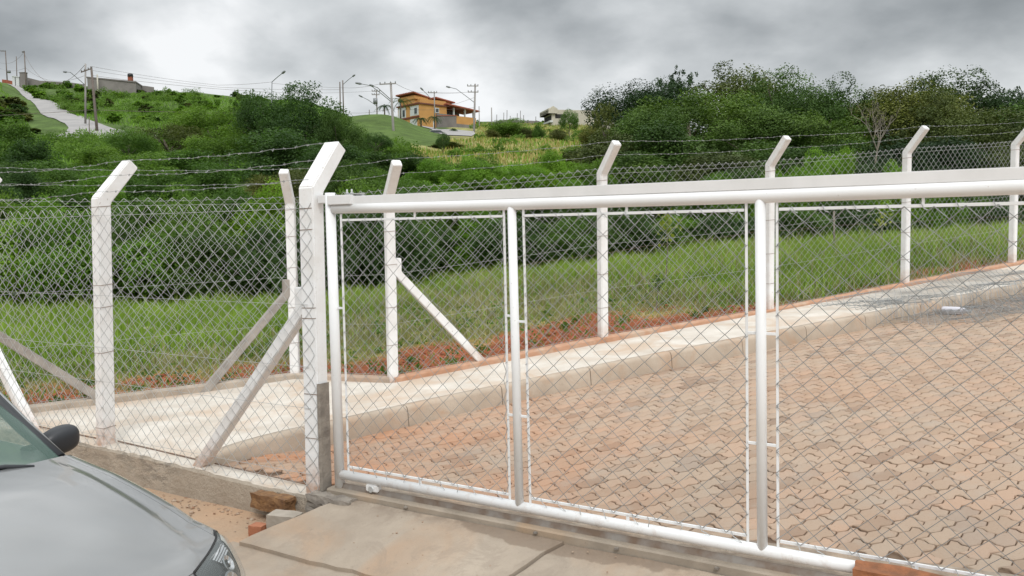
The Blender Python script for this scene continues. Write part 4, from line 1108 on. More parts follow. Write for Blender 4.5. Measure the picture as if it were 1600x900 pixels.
def trunk_mesh(seed):
    r = random.Random(seed); b = MB()
    top = Vector((r.uniform(-.05, .05), r.uniform(-.05, .05), .62)); mid = Vector((r.uniform(-.03, .03), r.uniform(-.03, .03), .3))
    b.tube([(0, 0, -.05), mid, top], [.03, .022, .010], 7)
    for k in range(7):
        a = r.uniform(0, 6.28); z0 = r.uniform(.18, .5); p0 = mid.lerp(top, (z0 - .3) / .32) if z0 > .3 else Vector((0, 0, -.05)).lerp(mid, (z0 + .05) / .35)
        e = Vector((math.cos(a) * .32, math.sin(a) * .32, z0 + r.uniform(.18, .36))); m_ = p0.lerp(e, .5) + Vector((0, 0, .03))
        b.tube([p0, m_, e], [.013, .009, .004], 5)
    me = bpy.data.meshes.new('trunk'); b.bm.to_mesh(me); b.bm.free(); me.materials.append(M_BARK); return me
TRUNKS = [trunk_mesh(k) for k in range(4)]
_vi = [0]
def tree(px, ytop, wpx, D, mat, label, group=None, kind='tree', cat='tree', ybase=None, depth=1.):
    _vi[0] += 1; k = _vi[0]
    g = at(px, 300, D); zb_ = terrain(g.x, D) if ybase is None else at(px, ybase, D).z
    zt_ = at(px, ytop, D).z; H = max(zt_ - zb_, .5); wd = wpx / FPX * D
    x, y = g.x, g.y
    if kind in ('bush', 'small'):
        o = foliage_obj('shrub', kind, k, mat); o.location = (x, y, zb_ - .03 * H); o.scale = (wd, wd * depth, H * 1.03); o.rotation_euler.z = (k * 2.39996) % 6.28
        return tag(o, label, cat if cat != 'tree' else 'shrub', group)
    root = empty('broadleaf_tree', (x, y, zb_), label, cat, group)
    c = foliage_obj('crown', kind, k, mat); c.parent = root; c.scale = (wd, wd * depth, H); c.rotation_euler.z = (k * 2.39996) % 6.28
    t = bpy.data.objects.new('trunk', TRUNKS[k % 4]); COL.objects.link(t); t.parent = root; t.scale = (wd * .9, wd * .9, H * .95); t.rotation_euler.z = k * 1.7
    return root
# wood on the right
WOOD = [(945, 146, 54, 66, 'olive', 'airy', 'small loose tree at the left end of the wood beside the pale building'),
 (985, 130, 130, 80, 'dark', 'tree', 'dark blue green tree rising at the left of the wood'), (1062, 93, 88, 84, 'dark', 'airy', 'tall airy dark tree with open top in the left part of the wood'),
 (1030, 122, 110, 82, 'dark', 'tree', 'dark rounded tree just below the tall airy one'), (1140, 97, 150, 86, 'olive', 'tree', 'broad olive tree at the crest of the wood centre'),
 (1180, 100, 70, 88, 'dark', 'airy', 'thin dark tree top beside the olive crest tree'), (1080, 128, 190, 66, 'mid', 'tree', 'large smooth mid green tree in the front of the wood'),
 (1020, 165, 120, 62, 'mid', 'tree', 'mid green tree left of the large smooth one'), (1212, 108, 130, 74, 'mid', 'tree', 'tall mid green tree right of the wood centre'),
 (1262, 120, 110, 76, 'mid', 'tree', 'mid green tree between two taller ones'), (1325, 118, 118, 72, 'mid', 'tree', 'upright green tree left of the dip in the tree line'),
 (1180, 165, 140, 60, 'mid', 'tree', 'rounded green tree low in the middle of the wood'), (1275, 165, 170, 60, 'mid', 'tree', 'spreading green tree below the right hand crest'),
 (1415, 128, 160, 70, 'olive', 'tree', 'large olive tree above the bare branches'), (1470, 138, 130, 66, 'olive', 'tree', 'olive tree with yellowish clumps right of the bare branches'),
 (1486, 102, 130, 88, 'dark', 'tree', 'tall dark tree standing highest at the right'), (1562, 122, 110, 90, 'dark', 'airy', 'dark open crowned tree near the right edge of the picture'),
 (1592, 138, 130, 86, 'dark', 'tree', 'dark tree cut by the right edge of the picture'), (1540, 165, 160, 62, 'olive', 'tree', 'low olive tree in front of the dark right hand trees'),
 (1368, 142, 120, 74, 'olive', 'tree', 'olive tree filling the dip behind the bare branches'), (1640, 150, 180, 68, 'mid', 'tree', 'green tree at the far right end of the wood'), (1760, 140, 190, 70, 'mid', 'tree', 'green tree beyond the right edge'),
 (1880, 150, 190, 66, 'olive', 'tree', 'olive tree well beyond the right edge'), (2000, 150, 190, 70, 'dark', 'tree', 'dark tree well beyond the right edge')]
for px, yt, w, D, mt, kd, lb in WOOD: tree(px, yt - 1, w * (1.3 if kd == 'tree' else 1.15), D, 'w' + mt, lb, 'trees of the wood on the right', kd)
LOW = [(955, 195, 120, 52, 'olive'), (1040, 188, 150, 50, 'mid'), (1110, 215, 130, 46, 'olive'), (1200, 215, 130, 48, 'mid'), (1290, 208, 150, 47, 'mid'), (1395, 205, 150, 46, 'dark'), (1490, 212, 150, 47, 'dark'), (1590, 205, 150, 45, 'olive'),
       (1690, 205, 160, 45, 'mid'), (1800, 205, 160, 45, 'mid'), (905, 225, 110, 56, 'olive'), (1000, 235, 120, 42, 'mid'), (1155, 245, 120, 38, 'mid'), (1340, 240, 120, 38, 'dark')]
for px, yt, w, D, mt in LOW: tree(px, yt, w * 1.2, D, 'w' + mt, 'low bushy tree filling the foot of the wood on the right', 'low trees at the foot of the wood', 'bush', 'tree')
# left
LEFT = [(478, 130, 150, 57, 'dark', 'tree', 'big dark tree standing highest left of the gate post'), (425, 138, 110, 60, 'dark', 'tree', 'dark tree on the left flank of the big one'), (392, 124, 60, 62, 'dark', 'airy', 'loose feathery tree top left of the big dark tree'),
 (530, 168, 90, 55, 'dark', 'tree', 'dark tree with ragged tips right of the big one'), (440, 190, 160, 50, 'dark', 'bush', 'dark lower bush under the big dark tree'), (520, 215, 130, 48, 'dark', 'bush', 'dark bush behind the gate post arm'),
 (15, 178, 110, 62, 'mid', 'bush', 'dark green bush at the left edge below the far mound'), (45, 215, 120, 50, 'dark', 'bush', 'darker bush left of the road foot'), (203, 196, 84, 66, 'mid', 'tree', 'rounded grey green tree hiding the foot of the road'),
 (160, 224, 90, 60, 'mid', 'bush', 'green bush at the foot of the leaning pole'), (265, 188, 130, 72, 'olive', 'tree', 'olive tree on the slope right of the road'), (335, 165, 140, 76, 'mid', 'tree', 'green tree on the slope left of the big dark tree'),
 (355, 195, 130, 60, 'mid', 'tree', 'mid green tree in front of the slope'), (300, 215, 140, 52, 'mid', 'bush', 'wide green bush below the olive tree'), (215, 232, 130, 47, 'mid', 'bush', 'wide green bush below the rounded grey green tree'),
 (100, 244, 130, 46, 'mid', 'bush', 'green bush below the far road'), (20, 250, 130, 42, 'dark', 'bush', 'dark bush at the left edge above the fence'), (-70, 200, 140, 56, 'mid', 'tree', 'green tree left of the picture edge'), (-170, 190, 150, 56, 'mid', 'tree', 'green tree far left of the picture edge'),
 (588, 205, 60, 74, 'dark', 'tree', 'dark slim tree at the left foot of the grassy mound'), (600, 232, 110, 58, 'dark', 'bush', 'dark bush at the foot of the concrete pole'), (650, 236, 100, 60, 'dark', 'bush', 'dark bush below the grassy mound'), (694, 205, 22, 80, 'dark', 'tree', 'slim dark sapling in front of the far road'),
 (560, 240, 100, 50, 'dark', 'bush', 'dark bush left of the second fence post'),
 (796, 183, 68, 126, 'mid', 'bush', 'big rounded bush on the ridge left of the unfinished building'), (826, 197, 32, 124, 'olive', 'bush', 'small olive bush right of the big rounded one'), (842, 192, 22, 120, 'mid', 'bush', 'small bush in front of the unfinished building'),
 (891, 170, 34, 118, 'mid', 'tree', 'green tree in front of the pale unfinished building'), (872, 196, 30, 110, 'olive', 'bush', 'olive bush below the unfinished building'), (930, 190, 50, 100, 'olive', 'bush', 'olive bush on the slope left of the wood'), (770, 200, 26, 122, 'olive', 'bush', 'low olive bush beside the double armed pole'), (825, 236, 40, 84, 'mid', 'bush', 'green bush in the dry grass'), (700, 222, 60, 100, 'olive', 'bush', 'low olive bush below the far road')]
for px, yt, w, D, mt, kd, lb in LEFT: tree(px, yt, w * 1.1, D, mt, lb, None, kd)
rv = random.Random(12)
# bright shrubs in the middle distance
for i in range(20):
    px = 648 + i * 16 + rv.uniform(-8, 8); D = rv.uniform(36, 48); yt = 232 + rv.uniform(0, 38) + (D < 40) * 18
    tree(px, yt, rv.uniform(60, 95), D, 'bright' if rv.random() < .72 else 'mid', 'bright green shrub on the slope below the dry grass', 'bright shrubs below the dry grass', 'bush')
for px, yt, w, D in ((1245, 232, 70, 30), (1285, 222, 80, 31), (1310, 216, 60, 32), (1275, 255, 100, 27), (1210, 262, 80, 28), (1330, 262, 90, 27), (1400, 243, 60, 30), (1385, 262, 90, 27), (1450, 262, 80, 27), (1120, 268, 90, 29), (1160, 262, 80, 30), (1475, 276, 70, 25)):
    tree(px, yt, w, D, 'bright', 'bright green shrub in front of the wood behind the rear fence', 'bright shrubs in front of the wood', 'bush')
# thicket behind the grass strip
def thick(px0, px1, step, Dr, yr, mats, wr, label, group):
    px = px0
    while px < px1:
        D = rv.uniform(*Dr); yt = rv.uniform(*yr); tree(px, yt, rv.uniform(*wr), D, rv.choice(mats), label, group, 'bush'); px += step * rv.uniform(.75, 1.25)
A_ = ('dense dark shrub in the thicket behind the grass strip', 'shrubs of the dark thicket')
thick(-260, 620, 62, (19.5, 22), (285, 350), ['dark', 'mid', 'mid', 'olive', 'bright', 'dark'], (120, 180), *A_)
thick(620, 1900, 62, (23, 27), (298, 345), ['dark', 'mid', 'mid', 'dark', 'bright'], (110, 160), *A_)
thick(-260, 640, 58, (25, 31), (245, 290), ['mid', 'bright', 'olive', 'mid'], (110, 160), 'leafy green shrub standing behind the thicket on the left', 'green shrubs behind the left thicket')
thick(620, 1900, 60, (29, 34), (284, 305), ['mid', 'dark', 'mid'], (90, 130), 'green shrub in the second row behind the right thicket', 'second row shrubs behind the right thicket')
thick(-200, 640, 60, (34, 40), (232, 265), ['mid', 'olive', 'mid', 'dark'], (80, 120), 'green shrub in the hollow below the left slope', 'shrubs in the hollow on the left')
# slope scrub
n = 0
while n < 85:
    px = rv.uniform(50, 420); D = rv.uniform(95, 205); g = at(px, 300, D); z = terrain(g.x, D); qx, qy = pixel_of(g.x, D, z)
    # leave the road and the near mound clear
    rl = np.interp(qy, [143, 155, 168, 180, 196, 205, 215], [20, 42, 56, 68, 100, 60, 30]); rr_ = np.interp(qy, [143, 155, 168, 180, 190, 203, 215], [50, 66, 100, 125, 152, 262, 262])
    if px < rr_ + 3: 
        continue
    h = rv.uniform(.7, 2.1)
    o = tree(px, qy - h / D * FPX, rv.uniform(1.3, 3.4) / D * FPX, D, rv.choice(['bright', 'mid', 'bright', 'olive', 'bright']), 'low green shrub on the far slope right of the road', 'low shrubs on the far slope', 'small'); n += 1
for i in range(34):
    px = rv.uniform(-60, 44); D = rv.uniform(100, 155); g = at(px, 300, D); z = terrain(g.x, D); qx, qy = pixel_of(g.x, D, z); h = rv.uniform(1, 2.4)
    if qy < 140: continue
    tree(px, qy - h / D * FPX, rv.uniform(2.5, 5) / D * FPX, D, rv.choice(['mid', 'dark', 'olive']), 'low dark shrub on the mound at the left edge', 'low shrubs on the left mound', 'small')

def scrub_mass():
    r = np.random.default_rng(21); C = []; T = []; k = 0
    while k < 420:
        px = r.uniform(40, 980); D = r.uniform(75, 205); x = (px - 800) / FPX * D; z = terrain(x, D); qx, qy = pixel_of(x, D, z)
        if qy < 216 and px < np.interp(qy, [143, 155, 168, 180, 190, 203], [50, 66, 100, 125, 152, 262]) + 6: continue
        if px > 330 and px < 745 and D > 92: continue
        if px > 640 and r.random() < .75: continue
        k += 1; h = r.uniform(.5, 1.7) * (.6 if px > 640 else 1); wd = h * r.uniform(.7, 1.3); m = 330; d = r.normal(0, 1, (m, 3)); d /= np.linalg.norm(d, axis=1)[:, None]
        C.append(np.array([x, D, z + h * .35]) + d * np.array([wd, wd, h * .6]) * (r.uniform(.6, 1.05, m)[:, None]) * (1 + .3 * np.sin(d[:, 0:1] * 5 + k))); T.append(np.clip(r.uniform(0, 1) * .6 + r.uniform(0, .5, m), 0, 1))
    C = np.concatenate(C); T = np.concatenate(T); V, F, TT = leaves(C, r.normal(0, 1, C.shape), .26, T, r)
    tag(link('hill_scrub', np_mesh('hill_scrub', V, F, False, {'tint': TT}), None, L_MID), 'mass of low green scrub covering the far hillside', 'scrub', kind='stuff')
scrub_mass()
# grass: near strip
def blades(X, Y, Z, h, w, tint, rng, lean=.5):
    n = len(X); a = rng.uniform(0, 6.283, n); d = np.stack([np.cos(a), np.sin(a), np.zeros(n)], 1); s = np.stack([-np.sin(a), np.cos(a), np.zeros(n)], 1)
    P = np.stack([X, Y, Z], 1); l = (lean * rng.uniform(.2, 1, n) * h)[:, None]; up = np.array([0, 0, 1.]); h1 = h[:, None]; w1 = w[:, None]
    V = np.stack([P - s * w1 / 2, P + s * w1 / 2, P + s * w1 * .4 + d * l * .35 + up * h1 * .6, P - s * w1 * .4 + d * l * .35 + up * h1 * .6, P + d * l + up * h1 * .96], 1)
    b = np.arange(n)[:, None] * 5; F = np.concatenate([b + [0, 1, 2], b + [0, 2, 3], b + [3, 2, 4]], 0)
    return V.reshape(-1, 3), F, np.repeat(tint, 5)
def near_grass():
    r = np.random.default_rng(5); X = []; Y = []; Z = []; Hh = []; Wd = []; T = []; K = []
    tries = 260000; D = 8.3 + (27 - 8.3) * r.uniform(0, 1, tries) ** 1.25; px = r.uniform(-120, 1720, tries); x = (px - 800) / FPX * D
    rand = r.uniform(0, 1, (tries, 4))
    for i in range(tries):
        fd = fence_dist(x[i], D[i])
        if fd < .10: continue
        n1 = mnoise.noise(Vector((x[i] * .35, D[i] * .35, 1))); n2 = mnoise.noise(Vector((x[i] * 1.3, D[i] * 1.3, 5))); n3 = mnoise.noise(Vector((x[i] * .8, D[i] * .8, 15)))
        sw, dw = verge(x[i]); e = fd + n1 * 1.0 + n2 * 1.1; p = min(max((e - sw + .1) / .9, 0.13 + .5 * max(0, n3)), 1)
        if rand[i, 0] > p: continue
        m = min(1, max(0, (e - sw) / dw)); mh = min(1, max(0, (e - sw) / (.45 * dw + 1.6))); big = (.04 + .20 * mh) * (1 + 1.1 * mnoise.noise(Vector((x[i] * 1.9, D[i] * 1.9, 33))) * (1 if mh > .3 else .5)) + (.10 if x[i] > 4 else 0) + .05 * n3
        X.append(x[i]); Y.append(D[i]); Z.append(terrain(x[i], D[i]) - .01); Hh.append(max(.04, big) * (.5 + rand[i, 1])); Wd.append(.008 + .010 * rand[i, 2] * (1 + D[i] * .04))
        dry = (1 - m) ** 1.1 * 1.35 + .7 * n3 * (1.3 - m) + .22 * (x[i] > -3.5) + (.10 if -.2 < n2 else 0); K.append(1 if rand[i, 3] < min(dry * .72, .86) else 0); T.append(min(1, max(0, rand[i, 1] * .5 + .25 + n3 * .6)))
    X, Y, Z, Hh, Wd, T, K = map(np.array, (X, Y, Z, Hh, Wd, T, K)); print('grass', len(X))
    for kk, nm, mt, lb in ((0, 'grass', L_GRASS, 'green grass growing behind the rear fence'), (1, 'dry_grass', L_DRY, 'dry straw coloured grass at the edge of the red soil')):
        q = K == kk; V, F, TT = blades(X[q], Y[q], Z[q], Hh[q], Wd[q], T[q], r)
        tag(link(nm, np_mesh(nm, V, F, False, {'tint': TT}), None, mt), lb, 'grass', kind='stuff')
near_grass()
def weeds():
    r = np.random.default_rng(17); C = []; T = []; Nn = []
    k = 0
    while k < 330:
        D = r.uniform(8.5, 19); px = r.uniform(-60, 1650); x = (px - 800) / FPX * D; fd = fence_dist(x, D)
        if fd < .15 or (fd > 4 and r.random() < .6): continue
        k += 1; m = r.integers(14, 60); h = r.uniform(.05, .26); w = h * r.uniform(.5, 1.1); z = terrain(x, D); tn = r.uniform(0, 1)
        u = r.uniform(0, 1, m); C.append(np.array([x, D, z]) + np.stack([r.normal(0, w * .5, m), r.normal(0, w * .5, m), u * h], 1)); T.append(np.clip(tn * .7 + r.uniform(0, .4, m), 0, 1))
    C = np.concatenate(C); V, F, TT = leaves(C, r.normal(0, 1, C.shape), .055, np.concatenate(T), r, .6, .45)
    tag(link('weeds', np_mesh('weeds', V, F, False, {'tint': TT}), None, L_MID), 'broad leaved weeds scattered over the verge behind the rear fence', 'weeds', kind='stuff')
weeds()
def far_grass():
    r = np.random.default_rng(8); out = {0: [], 1: [], 2: []}
    for i in range(75000):
        D = r.uniform(60, 200); px = r.uniform(-40, 1000); x = (px - 800) / FPX * D; z = terrain(x, D); qx, qy = pixel_of(x, D, z)
        if qy < 205 and np.interp(qy, [143, 155, 168, 180, 196, 205], [20, 42, 56, 68, 104, 100]) - 2 < px < np.interp(qy, [143, 155, 168, 180, 190, 203], [50, 66, 100, 125, 152, 250]): continue
        if 540 < qx < 690 and D > 95: continue
        if 44 < qx < 118 and D > 100: continue
        if 660 < qx < 745 and D > 112 and qy < 222: continue
        dry = 640 < qx < 960 and 190 < qy < 262
        out[0 if dry and r.random() < .62 else 1].append((x, D, z, r.uniform(.25, .6), r.uniform(.06, .14), r.uniform(0, 1)))
    for k, (nm, mt, lb) in enumerate((('dry_meadow', L_DRY, 'tall yellowish grass on the hill below the house'), ('hill_grass', L_BRIGHT, 'rough green grass on the far slope'))):
        a = np.array(out[k]); V, F, TT = blades(a[:, 0], a[:, 1], a[:, 2], a[:, 3], a[:, 4], a[:, 5], r, .7)
        tag(link(nm, np_mesh(nm, V, F, False, {'tint': TT}), None, mt), lb, 'grass', kind='stuff')
far_grass()
# soil clods on the bare strip
def clods():
    b = MB(); r = random.Random(2)
    for i in range(1500):
        x = r.uniform(-5, 6); y = rear_y(x) + abs(r.gauss(0, .9)) + .1
        sz = r.uniform(.008, .03); t = bmesh.new(); bmesh.ops.create_icosphere(t, subdivisions=1, radius=sz)
        for v in t.verts: v.co = Vector((v.co.x * 1.2, v.co.y, v.co.z * .7)) + mnoise.noise_vector(v.co * 60 + Vector((i, 0, 0))) * sz * .4 + Vector((x, y, terrain(x, y) + sz * .1))
        b.add(t)
    tag(b.build('soil_clods', simple('red_soil', (.33, .105, .045), (.22, .07, .035), 20, .95)), 'clods of red soil along the rear fence beam', 'soil', kind='stuff')
clods()

# ------------------------------------------------------------------ far roads, walls, buildings
def ribbon(name, rows_, mat=M_ROADF, lift=.12):
    b = MB(); R_ = []
    for D, a, c in rows_:
        q = []
        for k in range(9):
            px = a + (c - a) * k / 8; g = at(px, 300, D); q.append((g.x, D, terrain(g.x, D) + lift))
        R_.append(q)
    RR = []
    for a, c in zip(R_, R_[1:]):
        for k in range(6): 
            t = k / 6; q = []
            for p, s in zip(a, c):
                x = p[0] + (s[0] - p[0]) * t; y = p[1] + (s[1] - p[1]) * t; q.append((x, y, terrain(x, y) + lift))
            RR.append(q)
    RR.append(R_[-1]); b.grid(RR); return tag(b.build(name, mat), kind='structure')
ribbon('hill_road', [(206, 20, 30), (196, 27, 42), (186, 38, 54), (174, 49, 78), (162, 60, 100), (150, 70, 122), (140, 88, 142), (131, 106, 160), (124, 112, 182), (119.5, 106, 232), (116, 90, 262), (113, 60, 150)])
ribbon('house_road', [(160, 655, 668), (152, 664, 690), (146, 676, 742), (139, 686, 744), (132, 700, 738)])
def straw(name, pts, r, mat, par=None, n=6):
    b = MB(); b.tube(pts, r, n); return b.build(name, mat, par)
M_GREYWALL = simple('grey_block_wall', (.255, .235, .22), (.19, .175, .165), .5, .95); M_ORANGE = simple('orange_render', (.56, .30, .10), (.50, .26, .085), .8, .9)
M_WHITEW = simple('white_render', (.62, .64, .63), (.55, .57, .56), 1, .9); M_TILE = simple('roof_tile', (.36, .11, .06), (.26, .08, .05), 2, .9, bmp=.5, bscale=6, bdist=.1)
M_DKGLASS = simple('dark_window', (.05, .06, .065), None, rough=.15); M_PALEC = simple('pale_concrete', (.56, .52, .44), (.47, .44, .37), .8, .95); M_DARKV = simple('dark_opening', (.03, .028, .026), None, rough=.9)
M_GREYH = simple('grey_render', (.22, .20, .19), (.17, .155, .15), .6, .95); M_MAROON = simple('maroon_trim', (.16, .045, .025), None, rough=.8)
def wall_line(name, pts, D, label, mat, thick=.25, cat='wall', Dend=None):
    """pts: list of (px, ytop, ybase)"""
    root = tag(empty(name, at(pts[0][0], pts[0][2], D)), label, cat); n = len(pts)
    for i, (a, c) in enumerate(zip(pts, pts[1:])):
        Da = D + ((Dend or D) - D) * i / (n - 1); Dc = D + ((Dend or D) - D) * (i + 1) / (n - 1)
        A, B = at(a[0], a[1], Da), at(c[0], c[1], Dc); A0, B0 = at(a[0], a[2], Da), at(c[0], c[2], Dc)
        b = MB(); b.poly_extrude([A, B, Vector((B.x, B.y, B0.z - 1)), Vector((A.x, A.y, A0.z - 1))], Vector((0, thick, 0))); b.build('wall_section', mat, root)
    return root
wall_line('hilltop_wall', [(42, 121, 140), (62, 126, 140), (88, 127.5, 141), (112, 129, 142), (134, 132, 143)], 205, 'long grey block wall along the crest left of the windowless building', M_GREYWALL)
wall_line('hilltop_wall', [(212, 133, 148), (226, 134, 148), (240, 136, 149)], 205, 'short low grey wall right of the windowless building on the crest', M_GREYWALL)
wall_line('pale_wall', [(545, 183, 192), (575, 183, 192), (600, 182, 190), (622, 181, 190)], 142, 'low white wall behind the grassy mound left of the orange house', M_WHITEW)
def boxh(b, A, dx, dy, dz, rz): b.box(A, (dx, dy, dz), rz)
def gate_piers():
    r = tag(empty('gate_piers', at(35, 138, 204)), 'tall grey and white gate piers at the top of the hill road', 'gate piers')
    for px, yt, yb, w, m in ((36.5, 114, 140, 1.4, M_GREYWALL), (28, 121, 136, 1.0, M_WHITEW), (23, 120, 134, .8, M_WHITEW)):
        A = at(px, yt, 203); B = at(px, yb, 203); b = MB(); b.box((A.x, A.y, (A.z + B.z) / 2 - .5), (w, .8, A.z - B.z + 1)); b.box((A.x, A.y, A.z + .05), (w + .2, 1.0, .14)); b.build('pier', m, r)
gate_piers()
wall_line('red_house', [(3, 124, 134), (12, 125, 134), (19, 126.5, 135)], 215, 'low reddish house roof just showing at the left end of the crest', M_TILE, 3, 'house')
def block_building():
    D = 196; A = at(136, 120, D); B = at(212, 127.5, D + 4); base = at(170, 140, D).z - 2; r = tag(empty('block_building', (A.x, A.y, base)), 'windowless grey block building with a water tank on its roof on the crest', 'building')
    b = MB(); d = Vector((-1.5, 9, 0)); b.poly_extrude([A, B, Vector((B.x, B.y, base)), Vector((A.x, A.y, base))], d); b.build('wall', M_GREYWALL, r)
    b = MB(); b.poly_extrude([A + Vector((-.15, -.15, -.25)), B + Vector((.15, -.15, -.25)), B + Vector((.15, -.15, .05)), A + Vector((-.15, -.15, .05))], d * 1.02); b.build('roof_band', M_GREYH, r)
    P = at(204, 127, D + 4); s = D / FPX
    b = MB(); b.box((P.x, P.y, P.z + .5), (.9, .9, 1.1)); b.build('tank_base', M_TILE, r)
    b = MB(); b.tube([(P.x, P.y, P.z + 1.0), (P.x, P.y, P.z + 1.65), (P.x, P.y, P.z + 1.75)], [.62, .62, .45], 14); b.build('water_tank', M_BLK, r)
    q = at(152, 119, D - .3); b = MB(); b.tube([(q.x, q.y, base), (q.x, q.y, q.z + .4)], .16, 6); b.build('corner_column', M_PALEC, r)
block_building()
def house():
    D = 170; C0 = at(654.6, 161, D); zb_ = at(655, 207, D).z; zE = C0.z
    a = Vector((math.cos(math.radians(43)), math.sin(math.radians(43)), 0)); f = Vector((-a.y, a.x, 0)); R_ = Vector((C0.x, C0.y, 0))
    r = tag(empty('orange_house', (C0.x, C0.y, zb_)), 'orange two storey house with red tiled roofs behind the grassy mound', 'house')
    P = lambda u, v, z: R_ + a * u + f * v + Vector((0, 0, z))
    rz = math.radians(43); z = lambda y, px=655: at(px, y, D).z
    def bx(name, u0, u1, v0, v1, z0, z1, m, par=r):
        b = MB(); b.box(P((u0 + u1) / 2, (v0 + v1) / 2, (z0 + z1) / 2), (abs(u1 - u0), abs(v1 - v0), abs(z1 - z0)), rz); return b.build(name, m, par)
    bx('wall', 0, 7.0, 0, 7.2, zb_, zE - .15, M_ORANGE)
    bx('eaves', -.25, 7.1, -.25, 7.4, zE - .15, zE + .12, M_MAROON)
    bx('parapet', .6, 7.2, .4, 5.5, zE + .12, zE + 1.0, M_ORANGE)
    bx('upper_wall', -.2, 3.2, 1.2, 6.8, zE + 1.0, zE + 1.5, M_ORANGE)
    bx('upper_wall', -.0, .6, 1.5, 6.4, zE + .12, zE + 1.1, M_ORANGE)
    def roof(u0, u1, v0, v1, za, zb2, name='roof'):
        b = MB(); t = .22; b.poly_extrude([P(u0, v0, za), P(u1, v0, zb2), P(u1, v0, zb2 + t), P(u0, v0, za + t)], f * (v1 - v0)); o = b.build(name, M_TILE, r)
        n = 12
        bb = MB()
        for k in range(n):
            v = v0 + (v1 - v0) * (k + .5) / n; bb.tube([P(u0 - .05, v, za + t), P(u1 + .05, v, zb2 + t)], .09, 5)
        bb.build('tile_rows', M_TILE, o)
    roof(-.5, 3.8, 1.0, 7.2, zE + 2.15, zE + 1.35)
    bx('upper_wall', -.1, 3.0, 1.4, 6.8, zE + 1.2, zE + 1.75, M_ORANGE)
    bx('upper_wall', 5.4, 8.8, 1.0, 5, zE + .2, zE + 1.25, M_ORANGE)
    roof(4.9, 9.8, .6, 5.6, zE + 1.55, zE + .95)
    # veranda wing
    bx('veranda_floor', 7.0, 14.6, 0, 5.5, zb_, zE - 2.45, M_GREYH)
    bx('veranda_back', 7.0, 13.8, 4.2, 4.5, zE - 2.45, zE - .1, M_GREYH)
    bx('veranda_parapet', 9.2, 14.7, -.18, 0, zE - 3.35, zE - 1.75, M_ORANGE)
    bx('grey_wall', 4.2, 9.2, -.42, -.05, zb_, zE - 1.7, M_GREYH)
    bx('grey_base', 9.2, 14.8, -.30, .2, zb_ - .5, zE - 3.35, M_GREYWALL)
    for u in (9.0, 12.0, 14.3): bx('veranda_column', u - .14, u + .14, .05, .35, zE - 1.75, zE - .1, M_WHITEW)
    roof(6.6, 15.4, -.7, 4.8, zE + .28, zE - .48)
    b = MB(); b.poly_extrude([P(4.0, -.5, zE - 2.3), P(9.4, -.5, zE - 1.75), P(9.4, -.5, zE - 1.6), P(4.0, -.5, zE - 2.15)], f * .3); b.build('wall_coping', M_TILE, r)
    # openings
    def win(u0, u1, v0, v1, z0, z1, front=True):
        if front: o = bx('window', u0, u1, -.06, .02, z0, z1, M_WHITEW); bx('pane', u0 + .16, u1 - .16, -.10, -.02, z0 + .16, z1 - .16, M_DKGLASS, o)
        else: o = bx('window', -.06, .02, v0, v1, z0, z1, M_WHITEW); bx('pane', -.10, -.02, v0 + .14, v1 - .14, z0 + .14, z1 - .12, M_DKGLASS, o)
    win(4.0, 5.0, 0, 0, zE - 1.55, zE - .55)
    bx('white_bay', -.03, .03, .15, 3.0, zE - 2.3, zE - .35, M_WHITEW); win(0, 0, .5, 1.6, zE - 2.1, zE - .7, False)
    bx('white_bay', -.03, .03, 4.4, 7.0, zE - 2.4, zE - .3, M_WHITEW); win(0, 0, 4.6, 5.6, zE - 2.3, zE - .7, False)
    bx('balcony_band', -.15, 0, -.1, 7.3, zE - 2.75, zE - 2.45, M_MAROON)
    o = bx('garage_door', -.05, .01, .7, 3.0, zb_ + .6, zE - 2.95, M_WHITEW)
    return P
house()
def unfinished():
    D = 188; r = tag(empty('unfinished_building', at(860, 195, D)), 'unfinished pale concrete building with dark openings left of the wood', 'building')
    A = at(862, 171, D); rz = math.radians(14); a = Vector((math.cos(rz), math.sin(rz), 0)); f = Vector((-a.y, a.x, 0)); z0 = at(862, 200, D).z
    P = lambda u, v, z: Vector((A.x, A.y, 0)) + a * u + f * v + Vector((0, 0, z))
    def bx(n_, u0, u1, v0, v1, za, zb2, m):
        b = MB(); b.box(P((u0 + u1) / 2, (v0 + v1) / 2, (za + zb2) / 2), (u1 - u0, v1 - v0, zb2 - za), rz); return b.build(n_, m, r)
    zt = A.z
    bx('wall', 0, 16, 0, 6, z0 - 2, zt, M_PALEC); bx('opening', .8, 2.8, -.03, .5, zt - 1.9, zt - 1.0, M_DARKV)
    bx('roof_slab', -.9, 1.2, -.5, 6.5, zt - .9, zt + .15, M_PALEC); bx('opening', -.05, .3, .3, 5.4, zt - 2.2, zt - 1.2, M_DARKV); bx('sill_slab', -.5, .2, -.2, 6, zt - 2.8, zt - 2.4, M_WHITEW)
    b = MB(); b.poly_extrude([P(-.9, -.55, zt - .9), P(1.2, -.55, zt - .9), P(1.2, -.55, zt + .1), P(.2, -.55, zt + .7), P(-.9, -.55, zt - .1)], f * 6.6); b.build('gable', M_PALEC, r)
    r2 = wall_line('construction_wall', [(772, 190, 202), (790, 187, 202), (815, 188, 202), (843, 189, 203)], 195, 'low grey wall of a house under construction with bare reinforcement bars', M_GREYWALL, 4)
    for px, yt in ((776, 179), (787, 176), (792, 172), (797, 181), (808, 177), (813, 173), (818, 180), (837, 182)):
        straw('reinforcement_bar', [at(px, 191, 195), at(px + .3, yt, 195)], .07, M_GREYH, r2, 5)
unfinished()
